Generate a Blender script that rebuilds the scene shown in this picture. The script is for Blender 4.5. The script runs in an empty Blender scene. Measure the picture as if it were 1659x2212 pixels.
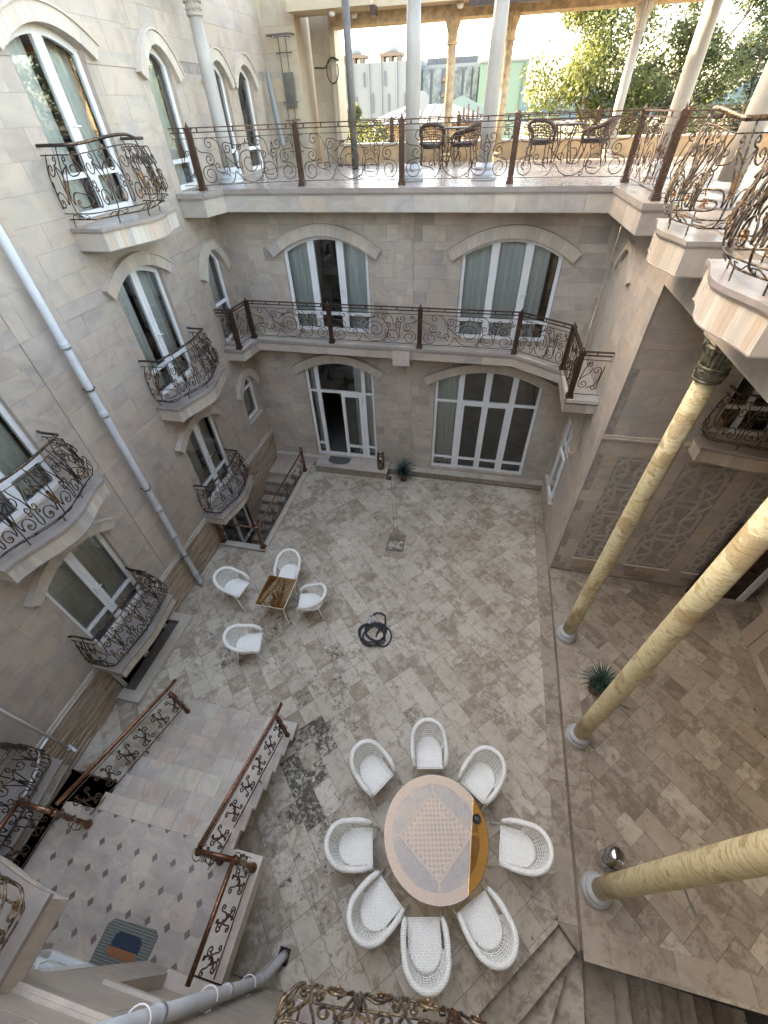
import bpy, math, random
from mathutils import Vector, Matrix
random.seed(7)
R = math.radians
# ------------------------------------------------------------ camera, sky, sun
scene = bpy.context.scene
COL = scene.collection
CAM = Vector((0.0, 0.0, 8.6))
pitch, roll, yaw = R(44.2855), R(-2.4418), R(13.9127)
cy_, sy_, cp_, sp_ = math.cos(yaw), math.sin(yaw), math.cos(pitch), math.sin(pitch)
FWD = Vector((-sy_ * cp_, cy_ * cp_, -sp_))
_r = Vector((cy_, sy_, 0)); _u = _r.cross(FWD)
RIGHT = _r * math.cos(roll) + _u * math.sin(roll)
UP = -_r * math.sin(roll) + _u * math.cos(roll)
cam_data = bpy.data.cameras.new('camera')
cam_data.sensor_fit = 'HORIZONTAL'; cam_data.sensor_width = 36.0
cam_data.lens = 36.0 * 886.989 / 1659.0
cam_data.clip_start = 0.05; cam_data.clip_end = 3000
cam = bpy.data.objects.new('camera', cam_data); COL.objects.link(cam)
_m = Matrix((RIGHT, UP, -FWD)).transposed().to_4x4(); _m.translation = CAM
cam.matrix_world = _m
scene.camera = cam

SUN_DIR = Vector((-0.80, 0.20, 0.46)).normalized()      # towards the sun
sun_el = math.asin(SUN_DIR.z); sun_az = math.atan2(SUN_DIR.x, SUN_DIR.y)
world = bpy.data.worlds.new('World'); scene.world = world; world.use_nodes = True
wn = world.node_tree.nodes; wn.clear()
wo = wn.new('ShaderNodeOutputWorld'); wb = wn.new('ShaderNodeBackground'); ws = wn.new('ShaderNodeTexSky')
ws.sky_type = 'NISHITA'; ws.sun_disc = False; ws.sun_elevation = sun_el; ws.sun_rotation = sun_az
ws.air_density = 1.0; ws.dust_density = 4.0; ws.ozone_density = 0.6; ws.altitude = 400
wb.inputs['Strength'].default_value = 0.15
world.node_tree.links.new(ws.outputs[0], wb.inputs[0]); world.node_tree.links.new(wb.outputs[0], wo.inputs[0])
sl = bpy.data.lights.new('sun', 'SUN'); sl.energy = 2.3; sl.angle = R(0.5); sl.color = (1.0, 0.93, 0.82)
so = bpy.data.objects.new('sun', sl); COL.objects.link(so)
so.rotation_euler = SUN_DIR.to_track_quat('Z', 'Y').to_euler(); so.location = (-30, 8, 30)
scene.view_settings.view_transform = 'Standard'; scene.view_settings.look = 'None'
scene.view_settings.exposure = 3.88; scene.view_settings.gamma = 1.0
scene.view_settings.use_curve_mapping = False
scene.view_settings.use_white_balance = True; scene.view_settings.white_balance_temperature = 8350; scene.view_settings.white_balance_tint = 11
scene.cycles.max_bounces = 10; scene.cycles.diffuse_bounces = 7; scene.cycles.glossy_bounces = 3
scene.cycles.transparent_max_bounces = 12; scene.cycles.transmission_bounces = 4
scene.cycles.caustics_reflective = False; scene.cycles.caustics_refractive = False
scene.cycles.sample_clamp_indirect = 6

# ------------------------------------------------------------ mesh builder
class MB:
    def __init__(s):
        s.v = []; s.f = []; s.r = []; s.st = []
    def add(s, verts, faces, rnd=0.5, stain=0.0):
        o = len(s.v); s.v.extend([tuple(p) for p in verts])
        for f in faces:
            s.f.append(tuple(i + o for i in f)); s.r.append(rnd); s.st.append(stain)
    def box(s, a, b, rnd=0.5):
        x0, y0, z0 = [min(a[i], b[i]) for i in range(3)]; x1, y1, z1 = [max(a[i], b[i]) for i in range(3)]
        s.add([(x0,y0,z0),(x1,y0,z0),(x1,y1,z0),(x0,y1,z0),(x0,y0,z1),(x1,y0,z1),(x1,y1,z1),(x0,y1,z1)],
              [(0,3,2,1),(4,5,6,7),(0,1,5,4),(1,2,6,5),(2,3,7,6),(3,0,4,7)], rnd)
    def fbox(s, F, u0, u1, z0, z1, d0, d1, rnd=0.5, stain=0.0):
        c = [F(u, z, d) for d in (d0, d1) for z in (z0, z1) for u in (u0, u1)]
        s.add(c, [(0,1,3,2),(4,6,7,5),(0,4,5,1),(2,3,7,6),(0,2,6,4),(1,5,7,3)], rnd, stain)
    def prism(s, poly, z0, z1, rnd=0.5, stain=0.0):
        n = len(poly)
        s.add([(p[0],p[1],z0) for p in poly] + [(p[0],p[1],z1) for p in poly],
              [tuple(range(n-1,-1,-1)), tuple(range(n,2*n))] + [(i,(i+1)%n,n+(i+1)%n,n+i) for i in range(n)], rnd, stain)
    def poly(s, pts, rnd=0.5): s.add(pts, [tuple(range(len(pts)))], rnd)
    def tube(s, pts, r, sides=6, closed=False, cap=True, rnd=0.5):
        pts = [Vector(p) for p in pts]; n = len(pts)
        if n < 2: return
        rr = r if callable(r) else (lambda i, a: r)
        T = []
        for i in range(n):
            a = pts[(i-1) % n] if (closed or i > 0) else pts[i]
            b = pts[(i+1) % n] if (closed or i < n-1) else pts[i]
            t = (b - a)
            T.append(t.normalized() if t.length > 1e-9 else Vector((0,0,1)))
        up = Vector((0,0,1)) if abs(T[0].z) < 0.9 else Vector((1,0,0))
        N = (up - T[0]*up.dot(T[0])).normalized(); V = []
        for i in range(n):
            if i:
                N = (N - T[i]*N.dot(T[i]))
                N = N.normalized() if N.length > 1e-6 else T[i].orthogonal().normalized()
            B = T[i].cross(N)
            for k in range(sides):
                a = 2*math.pi*k/sides; q = rr(i, a)
                V.append(pts[i] + N*(math.cos(a)*q) + B*(math.sin(a)*q))
        Fc = []
        for i in range(n if closed else n-1):
            j = (i+1) % n
            for k in range(sides):
                l = (k+1) % sides
                Fc.append((i*sides+k, i*sides+l, j*sides+l, j*sides+k))
        if cap and not closed:
            Fc.append(tuple(range(sides-1,-1,-1))); Fc.append(tuple((n-1)*sides+k for k in range(sides)))
        s.add(V, Fc, rnd)
    def lathe(s, prof, c, seg=28, rnd=0.5, fn=None, cap=True):
        V = []; m = len(prof)
        for (r, z) in prof:
            for k in range(seg):
                a = 2*math.pi*k/seg; q = r*(fn(a, z) if fn else 1)
                V.append((c[0]+q*math.cos(a), c[1]+q*math.sin(a), c[2]+z))
        Fc = [(i*seg+k, i*seg+(k+1)%seg, (i+1)*seg+(k+1)%seg, (i+1)*seg+k) for i in range(m-1) for k in range(seg)]
        if cap: Fc.append(tuple(range(seg-1,-1,-1))); Fc.append(tuple((m-1)*seg+k for k in range(seg)))
        s.add(V, Fc, rnd)
    def ball(s, c, r, seg=10, rings=6, sq=1.0, rnd=0.5):
        pr = [(max(0.001, r*math.sin(math.pi*i/rings)), -r*sq*math.cos(math.pi*i/rings)) for i in range(rings+1)]
        s.lathe(pr, c, seg, rnd)
    def merge(s, o, M=None, rnd=None):
        vs = [tuple(M @ Vector(p)) for p in o.v] if M else o.v
        k = len(s.v); s.v.extend(vs); s.f.extend([tuple(i+k for i in f) for f in o.f])
        s.r.extend(o.r if rnd is None else [rnd]*len(o.f)); s.st.extend(o.st)

def make_mesh(name, mb, mat, off=(0,0,0), smooth=False):
    me = bpy.data.meshes.new(name)
    ox, oy, oz = off
    me.from_pydata([(x-ox, y-oy, z-oz) for (x,y,z) in mb.v], [], mb.f)
    a = me.attributes.new('rnd', 'FLOAT', 'FACE'); a.data.foreach_set('value', mb.r)
    if any(mb.st):
        a = me.attributes.new('stain', 'FLOAT', 'FACE'); a.data.foreach_set('value', mb.st)
    if smooth: me.polygons.foreach_set('use_smooth', [True]*len(me.polygons))
    if mat: me.materials.append(mat)
    return me
ORIG = {}
def obj(name, mb, mat, parent=None, smooth=False, kind=None, loc=None):
    """one mesh object; vertices are given in world coordinates"""
    if not mb.f: return None
    off = ORIG.get(parent.name, (0,0,0)) if parent else (loc or (0,0,0))
    me = make_mesh(name, mb, mat, off, smooth)
    o = bpy.data.objects.new(name, me); COL.objects.link(o)
    if parent: o.parent = parent
    else: o.location = off
    ORIG[o.name] = off
    if kind: o['kind'] = kind
    return o
def tag(o, label=None, cat=None, group=None, kind=None):
    if label: o['label'] = label
    if cat: o['category'] = cat
    if group: o['group'] = group
    if kind: o['kind'] = kind
    return o
def thing(name, label, cat, loc=(0,0,0), group=None, kind=None):
    o = bpy.data.objects.new(name, None); COL.objects.link(o); o.location = loc; o.empty_display_size = 0.2
    ORIG[o.name] = tuple(loc); return tag(o, label, cat, group, kind)
def copy_tree(o, loc, rz, label, extra=None):
    r = o.copy(); COL.objects.link(r); r.location = loc; r.rotation_euler = (0,0,rz); r['label'] = label
    for ch in o.children:
        c = ch.copy(); COL.objects.link(c); c.parent = r
        for g in ch.children:
            d = g.copy(); COL.objects.link(d); d.parent = c
    return r
def frame(o, u, n):
    o, u, n = Vector(o), Vector(u), Vector(n)
    def F(a, z, d=0.0):
        return (o.x+u.x*a+n.x*d, o.y+u.y*a+n.y*d, o.z+z)
    return F
def pix(p):
    d = Vector(p) - CAM; z = d.dot(FWD)
    if z < 0.05: return None
    return (384 + d.dot(RIGHT)/z*410.5, 512 - d.dot(UP)/z*410.5)
def screen_area(pts):
    q = [pix(p) for p in pts]
    if any(a is None for a in q): return 0
    xs = [a[0] for a in q]; ys = [a[1] for a in q]
    if max(xs) < -5 or min(xs) > 773 or max(ys) < -5 or min(ys) > 1029: return 0
    A = 0
    for i in range(len(q)):
        x0, y0 = q[i]; x1, y1 = q[(i+1) % len(q)]; A += x0*y1-x1*y0
    return abs(A)/2
def clip(poly, a, b, c):
    """keep a*x+b*y<=c"""
    out = []
    for i in range(len(poly)):
        p, q = poly[i], poly[(i+1) % len(poly)]
        dp, dq = a*p[0]+b*p[1]-c, a*q[0]+b*q[1]-c
        if dp <= 0: out.append(p)
        if dp*dq < 0:
            t = dp/(dp-dq); out.append((p[0]+(q[0]-p[0])*t, p[1]+(q[1]-p[1])*t))
    return out
def clip_rect(poly, x0, x1, y0, y1):
    for h in ((-1,0,-x0),(1,0,x1),(0,-1,-y0),(0,1,y1)):
        poly = clip(poly, *h)
        if len(poly) < 3: return []
    return poly
def parea(p): return abs(sum(p[i][0]*p[(i+1)%len(p)][1]-p[(i+1)%len(p)][0]*p[i][1] for i in range(len(p))))/2
def emit(cells, name, mat, parent, limit=300):
    """cells: (area, MB). the largest on screen become parts, the rest one part"""
    cells.sort(key=lambda c: -c[0]); rest = MB()
    for i, (a, mb) in enumerate(cells):
        if i < limit and a > 12: obj(name, mb, mat, parent)
        else: rest.merge(mb)
    if rest.f: obj(name + '_field', rest, mat, parent, kind='stuff')

# ------------------------------------------------------------ materials
def nmat(name):
    m = bpy.data.materials.new(name); m.use_nodes = True; nt = m.node_tree; nt.nodes.clear()
    out = nt.nodes.new('ShaderNodeOutputMaterial'); b = nt.nodes.new('ShaderNodeBsdfPrincipled')
    nt.links.new(b.outputs[0], out.inputs[0]); return m, nt, b, out
def N(nt, t, **k):
    n = nt.nodes.new(t)
    for a, v in k.items(): setattr(n, a, v)
    return n
def ramp(nt, fac, stops):
    r = N(nt, 'ShaderNodeValToRGB'); e = r.color_ramp.elements
    while len(e) > 1: e.remove(e[-1])
    e[0].position = stops[0][0]; e[0].color = (*stops[0][1], 1)
    for p, c in stops[1:]:
        x = e.new(p); x.color = (*c, 1)
    nt.links.new(fac, r.inputs[0]); return r.outputs[0]
def math_(nt, op, a, b=None, clampit=False):
    n = N(nt, 'ShaderNodeMath', operation=op); n.use_clamp = clampit
    for i, x in enumerate((a, b)):
        if x is None: continue
        if isinstance(x, (int, float)): n.inputs[i].default_value = x
        else: nt.links.new(x, n.inputs[i])
    return n.outputs[0]
def mix(nt, fac, a, b, mode='MIX'):
    n = N(nt, 'ShaderNodeMix', data_type='RGBA', blend_type=mode); L = nt.links
    for s_, x in ((n.inputs[0], fac), (n.inputs[6], a), (n.inputs[7], b)):
        if isinstance(x, (int, float)): s_.default_value = x
        elif isinstance(x, tuple): s_.default_value = (*x, 1)
        else: L.new(x, s_)
    return n.outputs[2]
def noise(nt, vec, scale, detail=6, rough=0.6, dist=0.0):
    n = N(nt, 'ShaderNodeTexNoise'); n.inputs['Scale'].default_value = scale; n.inputs['Detail'].default_value = detail
    n.inputs['Roughness'].default_value = rough; n.inputs['Distortion'].default_value = dist
    if vec: nt.links.new(vec, n.inputs['Vector'])
    return n.outputs[0]
def mapping(nt, vec, scale=(1,1,1), rot=(0,0,0), loc=(0,0,0)):
    m = N(nt, 'ShaderNodeMapping'); m.inputs['Scale'].default_value = scale; m.inputs['Rotation'].default_value = rot
    m.inputs['Location'].default_value = loc
    nt.links.new(vec, m.inputs['Vector']); return m.outputs[0]
def stonevec(nt, rnd):
    g = N(nt, 'ShaderNodeNewGeometry'); c = N(nt, 'ShaderNodeCombineXYZ')
    for i, k in enumerate((37.0, 53.0, 71.0)): nt.links.new(math_(nt, 'MULTIPLY', rnd, k), c.inputs[i])
    v = N(nt, 'ShaderNodeVectorMath', operation='ADD'); nt.links.new(g.outputs['Position'], v.inputs[0]); nt.links.new(c.outputs[0], v.inputs[1])
    return v.outputs[0], g.outputs['Position']
def attr(nt, n):
    a = N(nt, 'ShaderNodeAttribute'); a.attribute_name = n; return a.outputs['Fac']
def bump(nt, b, h, strength=0.3, dist=0.01):
    n = N(nt, 'ShaderNodeBump'); n.inputs['Strength'].default_value = strength; n.inputs['Distance'].default_value = dist
    nt.links.new(h, n.inputs['Height']); nt.links.new(n.outputs[0], b.inputs['Normal'])
def stone_mat(name, tones, vein=(0.5,0.46,0.4), stretch=(1,1,1), rot=(0,0,0), scale=2.2, rough=0.42, contrast=0.55, rust=0.0, bmp=0.15, wash=0.0):
    m, nt, b, o = nmat(name); rnd = attr(nt, 'rnd'); v, pos = stonevec(nt, rnd)
    base = ramp(nt, rnd, [(i/(len(tones)-1), t) for i, t in enumerate(tones)])
    mv = mapping(nt, v, stretch, rot)
    n1 = noise(nt, mv, scale, 8, 0.62, 1.2); n2 = noise(nt, mv, scale*4.5, 5, 0.7, 0.4)
    cl = ramp(nt, n1, [(0.28, (0.76,0.76,0.77)), (0.42,(0.90,0.895,0.89)), (0.50,(1,1,1)), (0.58,(1.10,1.07,1.0)), (0.66,(1.0,0.93,0.86)), (0.76,(0.80,0.72,0.66))])
    c = mix(nt, contrast, base, cl, 'MULTIPLY')
    c = mix(nt, 1.0, c, ramp(nt, noise(nt, mapping(nt, pos, (0.9,0.9,0.35)), 1.1, 5, 0.62), [(0.32,(0.86,0.84,0.81)),(0.6,(1.04,1.04,1.04))]), 'MULTIPLY')
    vn = ramp(nt, math_(nt, 'ABSOLUTE', math_(nt, 'SUBTRACT', n1, 0.5)), [(0.0,(1,1,1)),(0.018,(0,0,0))])
    c = mix(nt, math_(nt, 'MULTIPLY', vn, 0.35), c, vein)
    c = mix(nt, math_(nt, 'MULTIPLY', ramp(nt, n2, [(0.58,(0,0,0)),(0.75,(1,1,1))]), 0.25), c, vein)
    if rust:
        nr = noise(nt, v, 1.3, 6, 0.65, 0.8)
        c = mix(nt, math_(nt, 'MULTIPLY', ramp(nt, nr, [(0.60,(0,0,0)),(0.74,(1,1,1))]), rust), c, (0.30,0.17,0.10))
    if wash:
        nw = noise(nt, mapping(nt, pos, (0.5,0.5,0.22)), 1.0, 5, 0.6)
        c = mix(nt, math_(nt, 'MULTIPLY', ramp(nt, nw, [(0.5,(0,0,0)),(0.72,(1,1,1))]), wash), c, (0.25,0.22,0.19))
    nt.links.new(c, b.inputs['Base Color']); b.inputs['Roughness'].default_value = rough
    nt.links.new(math_(nt, 'ADD', math_(nt, 'MULTIPLY', n2, 0.25), rough-0.12), b.inputs['Roughness'])
    bump(nt, b, n2, bmp, 0.004)
    return m
def plain(name, col, rough=0.5, metal=0.0, nscale=0, namt=0.15, bmp=0.0, spec=None, coat=0):
    m, nt, b, o = nmat(name); b.inputs['Base Color'].default_value = (*col, 1); b.inputs['Roughness'].default_value = rough
    b.inputs['Metallic'].default_value = metal
    if spec is not None: b.inputs['Specular IOR Level'].default_value = spec
    if coat: b.inputs['Coat Weight'].default_value = coat
    if nscale:
        g = N(nt, 'ShaderNodeNewGeometry'); n = noise(nt, g.outputs['Position'], nscale, 5, 0.6)
        dk = tuple(x*(1-namt*2.2) for x in col); lt = tuple(min(1, x*(1+namt)) for x in col)
        nt.links.new(ramp(nt, n, [(0.3, dk), (0.65, lt)]), b.inputs['Base Color'])
        nt.links.new(math_(nt, 'ADD', math_(nt, 'MULTIPLY', n, 0.3), rough-0.15), b.inputs['Roughness'])
        if bmp: bump(nt, b, n, bmp, 0.005)
    return m
M = {}
WALL = [(0.46,0.39,0.32),(0.48,0.42,0.35),(0.40,0.355,0.31),(0.50,0.45,0.37),(0.45,0.375,0.31),(0.42,0.38,0.34),(0.52,0.46,0.38),(0.46,0.40,0.33),(0.47,0.38,0.31),(0.41,0.37,0.33),(0.47,0.41,0.35),(0.34,0.29,0.25)]
M['wall'] = stone_mat('wall_marble', WALL, (0.36,0.31,0.28), (1,1,1.6), scale=1.6, contrast=0.85, rust=0.14)
M['wall_smooth'] = stone_mat('wall_marble_smooth', [(0.42,0.355,0.295),(0.43,0.365,0.30),(0.40,0.35,0.30),(0.44,0.38,0.31),(0.43,0.35,0.29),(0.45,0.38,0.31),(0.39,0.345,0.30),(0.42,0.365,0.30)], (0.40,0.35,0.31), (1,1,1.6), scale=1.1, contrast=0.85, rust=0.07, wash=0.22)
M['trim'] = stone_mat('trim_marble', [(0.52,0.46,0.38),(0.56,0.50,0.41),(0.48,0.43,0.37),(0.55,0.46,0.37),(0.45,0.42,0.38),(0.58,0.52,0.43)], (0.42,0.34,0.27), (4,4,0.6), scale=1.8, contrast=0.6, rust=0.1)
M['band'] = stone_mat('streaked_marble', [(0.58,0.50,0.40),(0.50,0.45,0.38),(0.60,0.54,0.45),(0.55,0.42,0.31),(0.42,0.40,0.36),(0.64,0.58,0.48)], (0.36,0.28,0.20), (5,5,0.4), scale=1.8, contrast=0.8, rust=0.1)
M['terrace'] = stone_mat('terrace_marble', [(0.32,0.285,0.25),(0.29,0.25,0.225),(0.35,0.305,0.265)], (0.34,0.27,0.23), (1,1,1), scale=1.4, rough=0.22, contrast=0.9)
M['pier'] = stone_mat('warm_pier_stone', [(0.47,0.38,0.27),(0.50,0.42,0.31),(0.42,0.34,0.25),(0.52,0.43,0.31),(0.38,0.33,0.27)], (0.34,0.27,0.19), (1,1,1.6), scale=1.5, contrast=0.6)  # warm tones stand in for bounced light on the pier
M['step'] = stone_mat('stair_marble', [(0.46,0.41,0.35),(0.40,0.35,0.30),(0.50,0.44,0.36),(0.43,0.35,0.29),(0.46,0.42,0.37),(0.50,0.45,0.35)], (0.33,0.26,0.20), (1,1,1), scale=2.2, rough=0.35, contrast=1.0, rust=0.55)
M['landing'] = stone_mat('landing_marble', [(0.39,0.33,0.28),(0.43,0.365,0.305),(0.38,0.33,0.29),(0.43,0.35,0.285)], (0.27,0.22,0.20), (1,1.8,1), scale=1.5, rough=0.3, contrast=1.0, rust=0.25)
M['inlay'] = stone_mat('inlay_marble', [(0.13,0.08,0.07),(0.11,0.10,0.10),(0.16,0.10,0.09),(0.15,0.12,0.11)], (0.2,0.16,0.14), scale=6, rough=0.35)
M['ledge'] = stone_mat('split_face_stone', [(0.34,0.24,0.15),(0.42,0.31,0.21),(0.30,0.25,0.21),(0.46,0.36,0.26),(0.28,0.19,0.12),(0.40,0.33,0.28),(0.50,0.38,0.25)], (0.2,0.14,0.1), (3,3,9), scale=3.0, rough=0.75, contrast=0.8, rust=0.15, bmp=0.8)
def floor_mat(name, tones, stainc, amt, wetr=0.42):
    m, nt, b, o = nmat(name); rnd = attr(nt, 'rnd'); st = attr(nt, 'stain'); v, pos = stonevec(nt, rnd)
    base = ramp(nt, rnd, [(i/(len(tones)-1), t) for i, t in enumerate(tones)])
    n1 = noise(nt, v, 2.6, 8, 0.65, 1.0); n2 = noise(nt, v, 14, 6, 0.7, 0.6); n3 = noise(nt, v, 5.0, 7, 0.75, 0.5)
    n4 = noise(nt, pos, 0.55, 4, 0.6)
    c = mix(nt, 0.75, base, ramp(nt, n1, [(0.28,(0.58,0.50,0.42)),(0.44,(0.95,0.93,0.9)),(0.56,(1.12,1.10,1.08)),(0.72,(0.70,0.60,0.50))]), 'MULTIPLY')
    # brown blotches, per tile
    f = ramp(nt, math_(nt, 'ADD', n3, math_(nt, 'MULTIPLY', math_(nt,'SUBTRACT', rnd, 0.5), 0.16)), [(0.50,(0,0,0)),(0.59,(1,1,1))])
    c = mix(nt, math_(nt, 'MULTIPLY', f, amt*0.85), c, stainc)
    c = mix(nt, math_(nt, 'MULTIPLY', ramp(nt, n2, [(0.60,(0,0,0)),(0.70,(1,1,1))]), 0.30), c, (0.16,0.13,0.09))
    # dark mossy pitting where water stands
    n5 = noise(nt, pos, 3.2, 6, 0.7, 0.8)
    f2 = ramp(nt, math_(nt, 'ADD', math_(nt, 'ADD', math_(nt,'MULTIPLY', n2, 0.75), math_(nt,'MULTIPLY', n5, 0.55)), math_(nt, 'MULTIPLY', st, 0.24)), [(0.77,(0,0,0)),(0.91,(1,1,1))])
    c = mix(nt, math_(nt, 'MULTIPLY', f2, 0.93), c, (0.034,0.028,0.013))
    c = mix(nt, 1.0, c, ramp(nt, n4, [(0.35,(0.84,0.81,0.77)),(0.62,(1.07,1.06,1.05))]), 'MULTIPLY')
    nt.links.new(c, b.inputs['Base Color'])
    nt.links.new(math_(nt, 'ADD', math_(nt, 'MULTIPLY', n2, 0.35), wetr-0.1), b.inputs['Roughness'])
    b.inputs['Specular IOR Level'].default_value = 0.28; bump(nt, b, math_(nt,'ADD', n2, math_(nt,'MULTIPLY', n1, 0.5)), 0.28, 0.004); return m
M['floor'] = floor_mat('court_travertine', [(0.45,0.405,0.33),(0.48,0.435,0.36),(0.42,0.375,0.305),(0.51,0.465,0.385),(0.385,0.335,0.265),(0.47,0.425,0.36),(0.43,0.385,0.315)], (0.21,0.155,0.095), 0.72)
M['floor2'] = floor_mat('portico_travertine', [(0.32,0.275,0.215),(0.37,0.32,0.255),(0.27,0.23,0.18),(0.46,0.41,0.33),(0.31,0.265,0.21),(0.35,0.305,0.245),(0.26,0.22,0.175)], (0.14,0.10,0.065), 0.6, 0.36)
M['grout'] = plain('grout', (0.13,0.115,0.095), 0.9, nscale=20)
M['joint'] = plain('wall_joint', (0.34,0.295,0.25), 0.9, nscale=9)
M['soffit'] = plain('soffit_plaster', (0.50,0.40,0.27), 0.8, nscale=1.5, namt=0.05)
M['plaster'] = plain('ochre_plaster', (0.45,0.30,0.16), 0.85, nscale=3, namt=0.12)
M['white'] = plain('white_pvc', (0.74,0.75,0.73), 0.35, nscale=2, namt=0.04)
M['pipe'] = plain('pipe_grey_pvc', (0.46,0.465,0.455), 0.4, nscale=3, namt=0.06)
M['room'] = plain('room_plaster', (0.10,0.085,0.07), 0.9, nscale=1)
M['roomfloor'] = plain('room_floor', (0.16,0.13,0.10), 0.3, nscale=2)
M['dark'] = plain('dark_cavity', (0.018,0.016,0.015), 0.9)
M['steel'] = plain('painted_steel', (0.13,0.12,0.10), 0.5, 0.2, nscale=4)
M['colwhite'] = stone_mat('pale_column_stone', [(0.34,0.32,0.28),(0.37,0.345,0.31)], (0.42,0.38,0.33), (1,1,0.5), scale=1.5, contrast=0.45, rough=0.5)
M['colbase'] = stone_mat('blue_grey_marble', [(0.42,0.43,0.44),(0.47,0.48,0.49)], (0.25,0.25,0.26), scale=6, contrast=0.6, rough=0.3)
M['coltan'] = plain('carved_column_plaster', (0.50,0.37,0.22), 0.75, nscale=9, namt=0.2, bmp=0.8)
M['bronze_cap'] = plain('verdigris_capital', (0.19,0.18,0.125), 0.45, 0.3, nscale=12, namt=0.35, bmp=0.5)
def yellow():
    m, nt, b, o = nmat('golden_marbled_plaster'); g = N(nt, 'ShaderNodeNewGeometry'); p = g.outputs['Position']
    mv = mapping(nt, p, (1.5,1.5,4.2), (0.7,0.5,0))
    n1 = noise(nt, mv, 2.0, 9, 0.62, 2.2); n2 = noise(nt, p, 34, 4, 0.6, 2.5); vo = noise(nt, mapping(nt, p, (1,1,1), (0,0,0), (3,1,2)), 2.6, 3, 0.5)
    c = ramp(nt, n1, [(0.28,(0.38,0.25,0.10)),(0.40,(0.56,0.42,0.20)),(0.49,(0.72,0.65,0.42)),(0.57,(0.66,0.54,0.29)),(0.67,(0.48,0.34,0.15)),(0.78,(0.70,0.63,0.41))])
    patch = ramp(nt, vo, [(0.56,(0,0,0)),(0.585,(1,1,1))])
    c = mix(nt, math_(nt,'MULTIPLY',patch,0.55), c, ramp(nt, n2, [(0.4,(0.27,0.15,0.055)),(0.6,(0.54,0.37,0.17))]))
    nt.links.new(c, b.inputs['Base Color']); b.inputs['Roughness'].default_value = 0.38
    ripple = noise(nt, mapping(nt, p, (3,3,9), (0.5,0.6,0)), 5.0, 6, 0.7, 1.6)
    h = math_(nt,'ADD', ripple, math_(nt,'MULTIPLY', math_(nt,'MULTIPLY', n2, patch), 1.3)); bump(nt, b, h, 0.7, 0.014); return m
M['yellow'] = yellow()
def iron(name, dark, gold, amt, rough=0.42, metal=0.75):
    m, nt, b, o = nmat(name); g = N(nt, 'ShaderNodeNewGeometry'); n = noise(nt, g.outputs['Position'], 28, 6, 0.7); n2 = noise(nt, g.outputs['Position'], 3.5, 3)
    f = ramp(nt, math_(nt,'ADD', n, math_(nt,'MULTIPLY', math_(nt,'SUBTRACT', n2, 0.5), 0.5)), [(0.62-amt*0.3,(0,0,0)),(0.72-amt*0.2,(1,1,1))])
    nt.links.new(mix(nt, f, dark, gold), b.inputs['Base Color']); b.inputs['Metallic'].default_value = metal; b.inputs['Roughness'].default_value = rough
    bump(nt, b, n, 0.25, 0.003); return m
M['iron'] = iron('copper_brown_iron', (0.090,0.054,0.040), (0.20,0.12,0.075), 0.28)
M['iron_dark'] = iron('antique_iron', (0.050,0.036,0.032), (0.30,0.19,0.08), 0.25)
M['iron_gold'] = iron('gilded_iron', (0.065,0.045,0.036), (0.30,0.215,0.12), 0.50, 0.40, 0.6)
M['copper'] = iron('polished_copper_brown', (0.14,0.060,0.035), (0.27,0.135,0.075), 0.5, 0.28)
M['gold'] = iron('gold_leaf', (0.15,0.07,0.04), (0.36,0.21,0.11), 0.8, 0.4, 0.6)
def glass(name, tint, amount):
    m = bpy.data.materials.new(name); m.use_nodes = True; nt = m.node_tree; nt.nodes.clear()
    o = nt.nodes.new('ShaderNodeOutputMaterial'); t = nt.nodes.new('ShaderNodeBsdfTransparent'); g = nt.nodes.new('ShaderNodeBsdfGlossy')
    t.inputs[0].default_value = (*tint, 1); g.inputs['Roughness'].default_value = 0.015; g.inputs[0].default_value = (0.9,0.93,0.95,1)
    fr = nt.nodes.new('ShaderNodeFresnel'); fr.inputs[0].default_value = 1.5
    mx = nt.nodes.new('ShaderNodeMixShader'); k = math_(nt, 'MULTIPLY', fr.outputs[0], amount, True)
    nt.links.new(k, mx.inputs[0]); nt.links.new(t.outputs[0], mx.inputs[1]); nt.links.new(g.outputs[0], mx.inputs[2]); nt.links.new(mx.outputs[0], o.inputs[0]); return m
M['glass'] = glass('window_glass', (0.90,0.95,0.94), 3.0)
M['glass_bronze'] = glass('bronze_table_glass', (0.92,0.76,0.53), 2.1)
def curtain():
    m, nt, b, o = nmat('curtain_fabric'); b.inputs['Base Color'].default_value = (0.80,0.83,0.79,1); b.inputs['Roughness'].default_value = 0.9
    t = N(nt, 'ShaderNodeBsdfTranslucent'); t.inputs[0].default_value = (0.75,0.78,0.75,1); mx = N(nt, 'ShaderNodeMixShader'); mx.inputs[0].default_value = 0.12
    nt.links.new(b.outputs[0], mx.inputs[1]); nt.links.new(t.outputs[0], mx.inputs[2]); nt.links.new(mx.outputs[0], o.inputs[0]); return m
M['curtain'] = curtain()
def wicker(name, col, col2, sc=95):
    m, nt, b, o = nmat(name); tc = N(nt, 'ShaderNodeTexCoord')
    w1 = N(nt, 'ShaderNodeTexWave', wave_type='BANDS', bands_direction='X'); w1.inputs['Scale'].default_value = sc/6.28*1.0
    w2 = N(nt, 'ShaderNodeTexWave', wave_type='BANDS', bands_direction='Y'); w2.inputs['Scale'].default_value = sc/6.28*0.8
    ck = N(nt, 'ShaderNodeTexChecker'); ck.inputs['Scale'].default_value = sc*0.42
    for x in (w1, w2, ck): nt.links.new(tc.outputs['Object'], x.inputs['Vector'])
    h = mix(nt, ck.outputs['Fac'], w1.outputs[1], w2.outputs[1])
    c = mix(nt, h, col2, col); nt.links.new(c, b.inputs['Base Color']); b.inputs['Roughness'].default_value = 0.5
    bump(nt, b, h, 0.35, 0.005); return m
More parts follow.
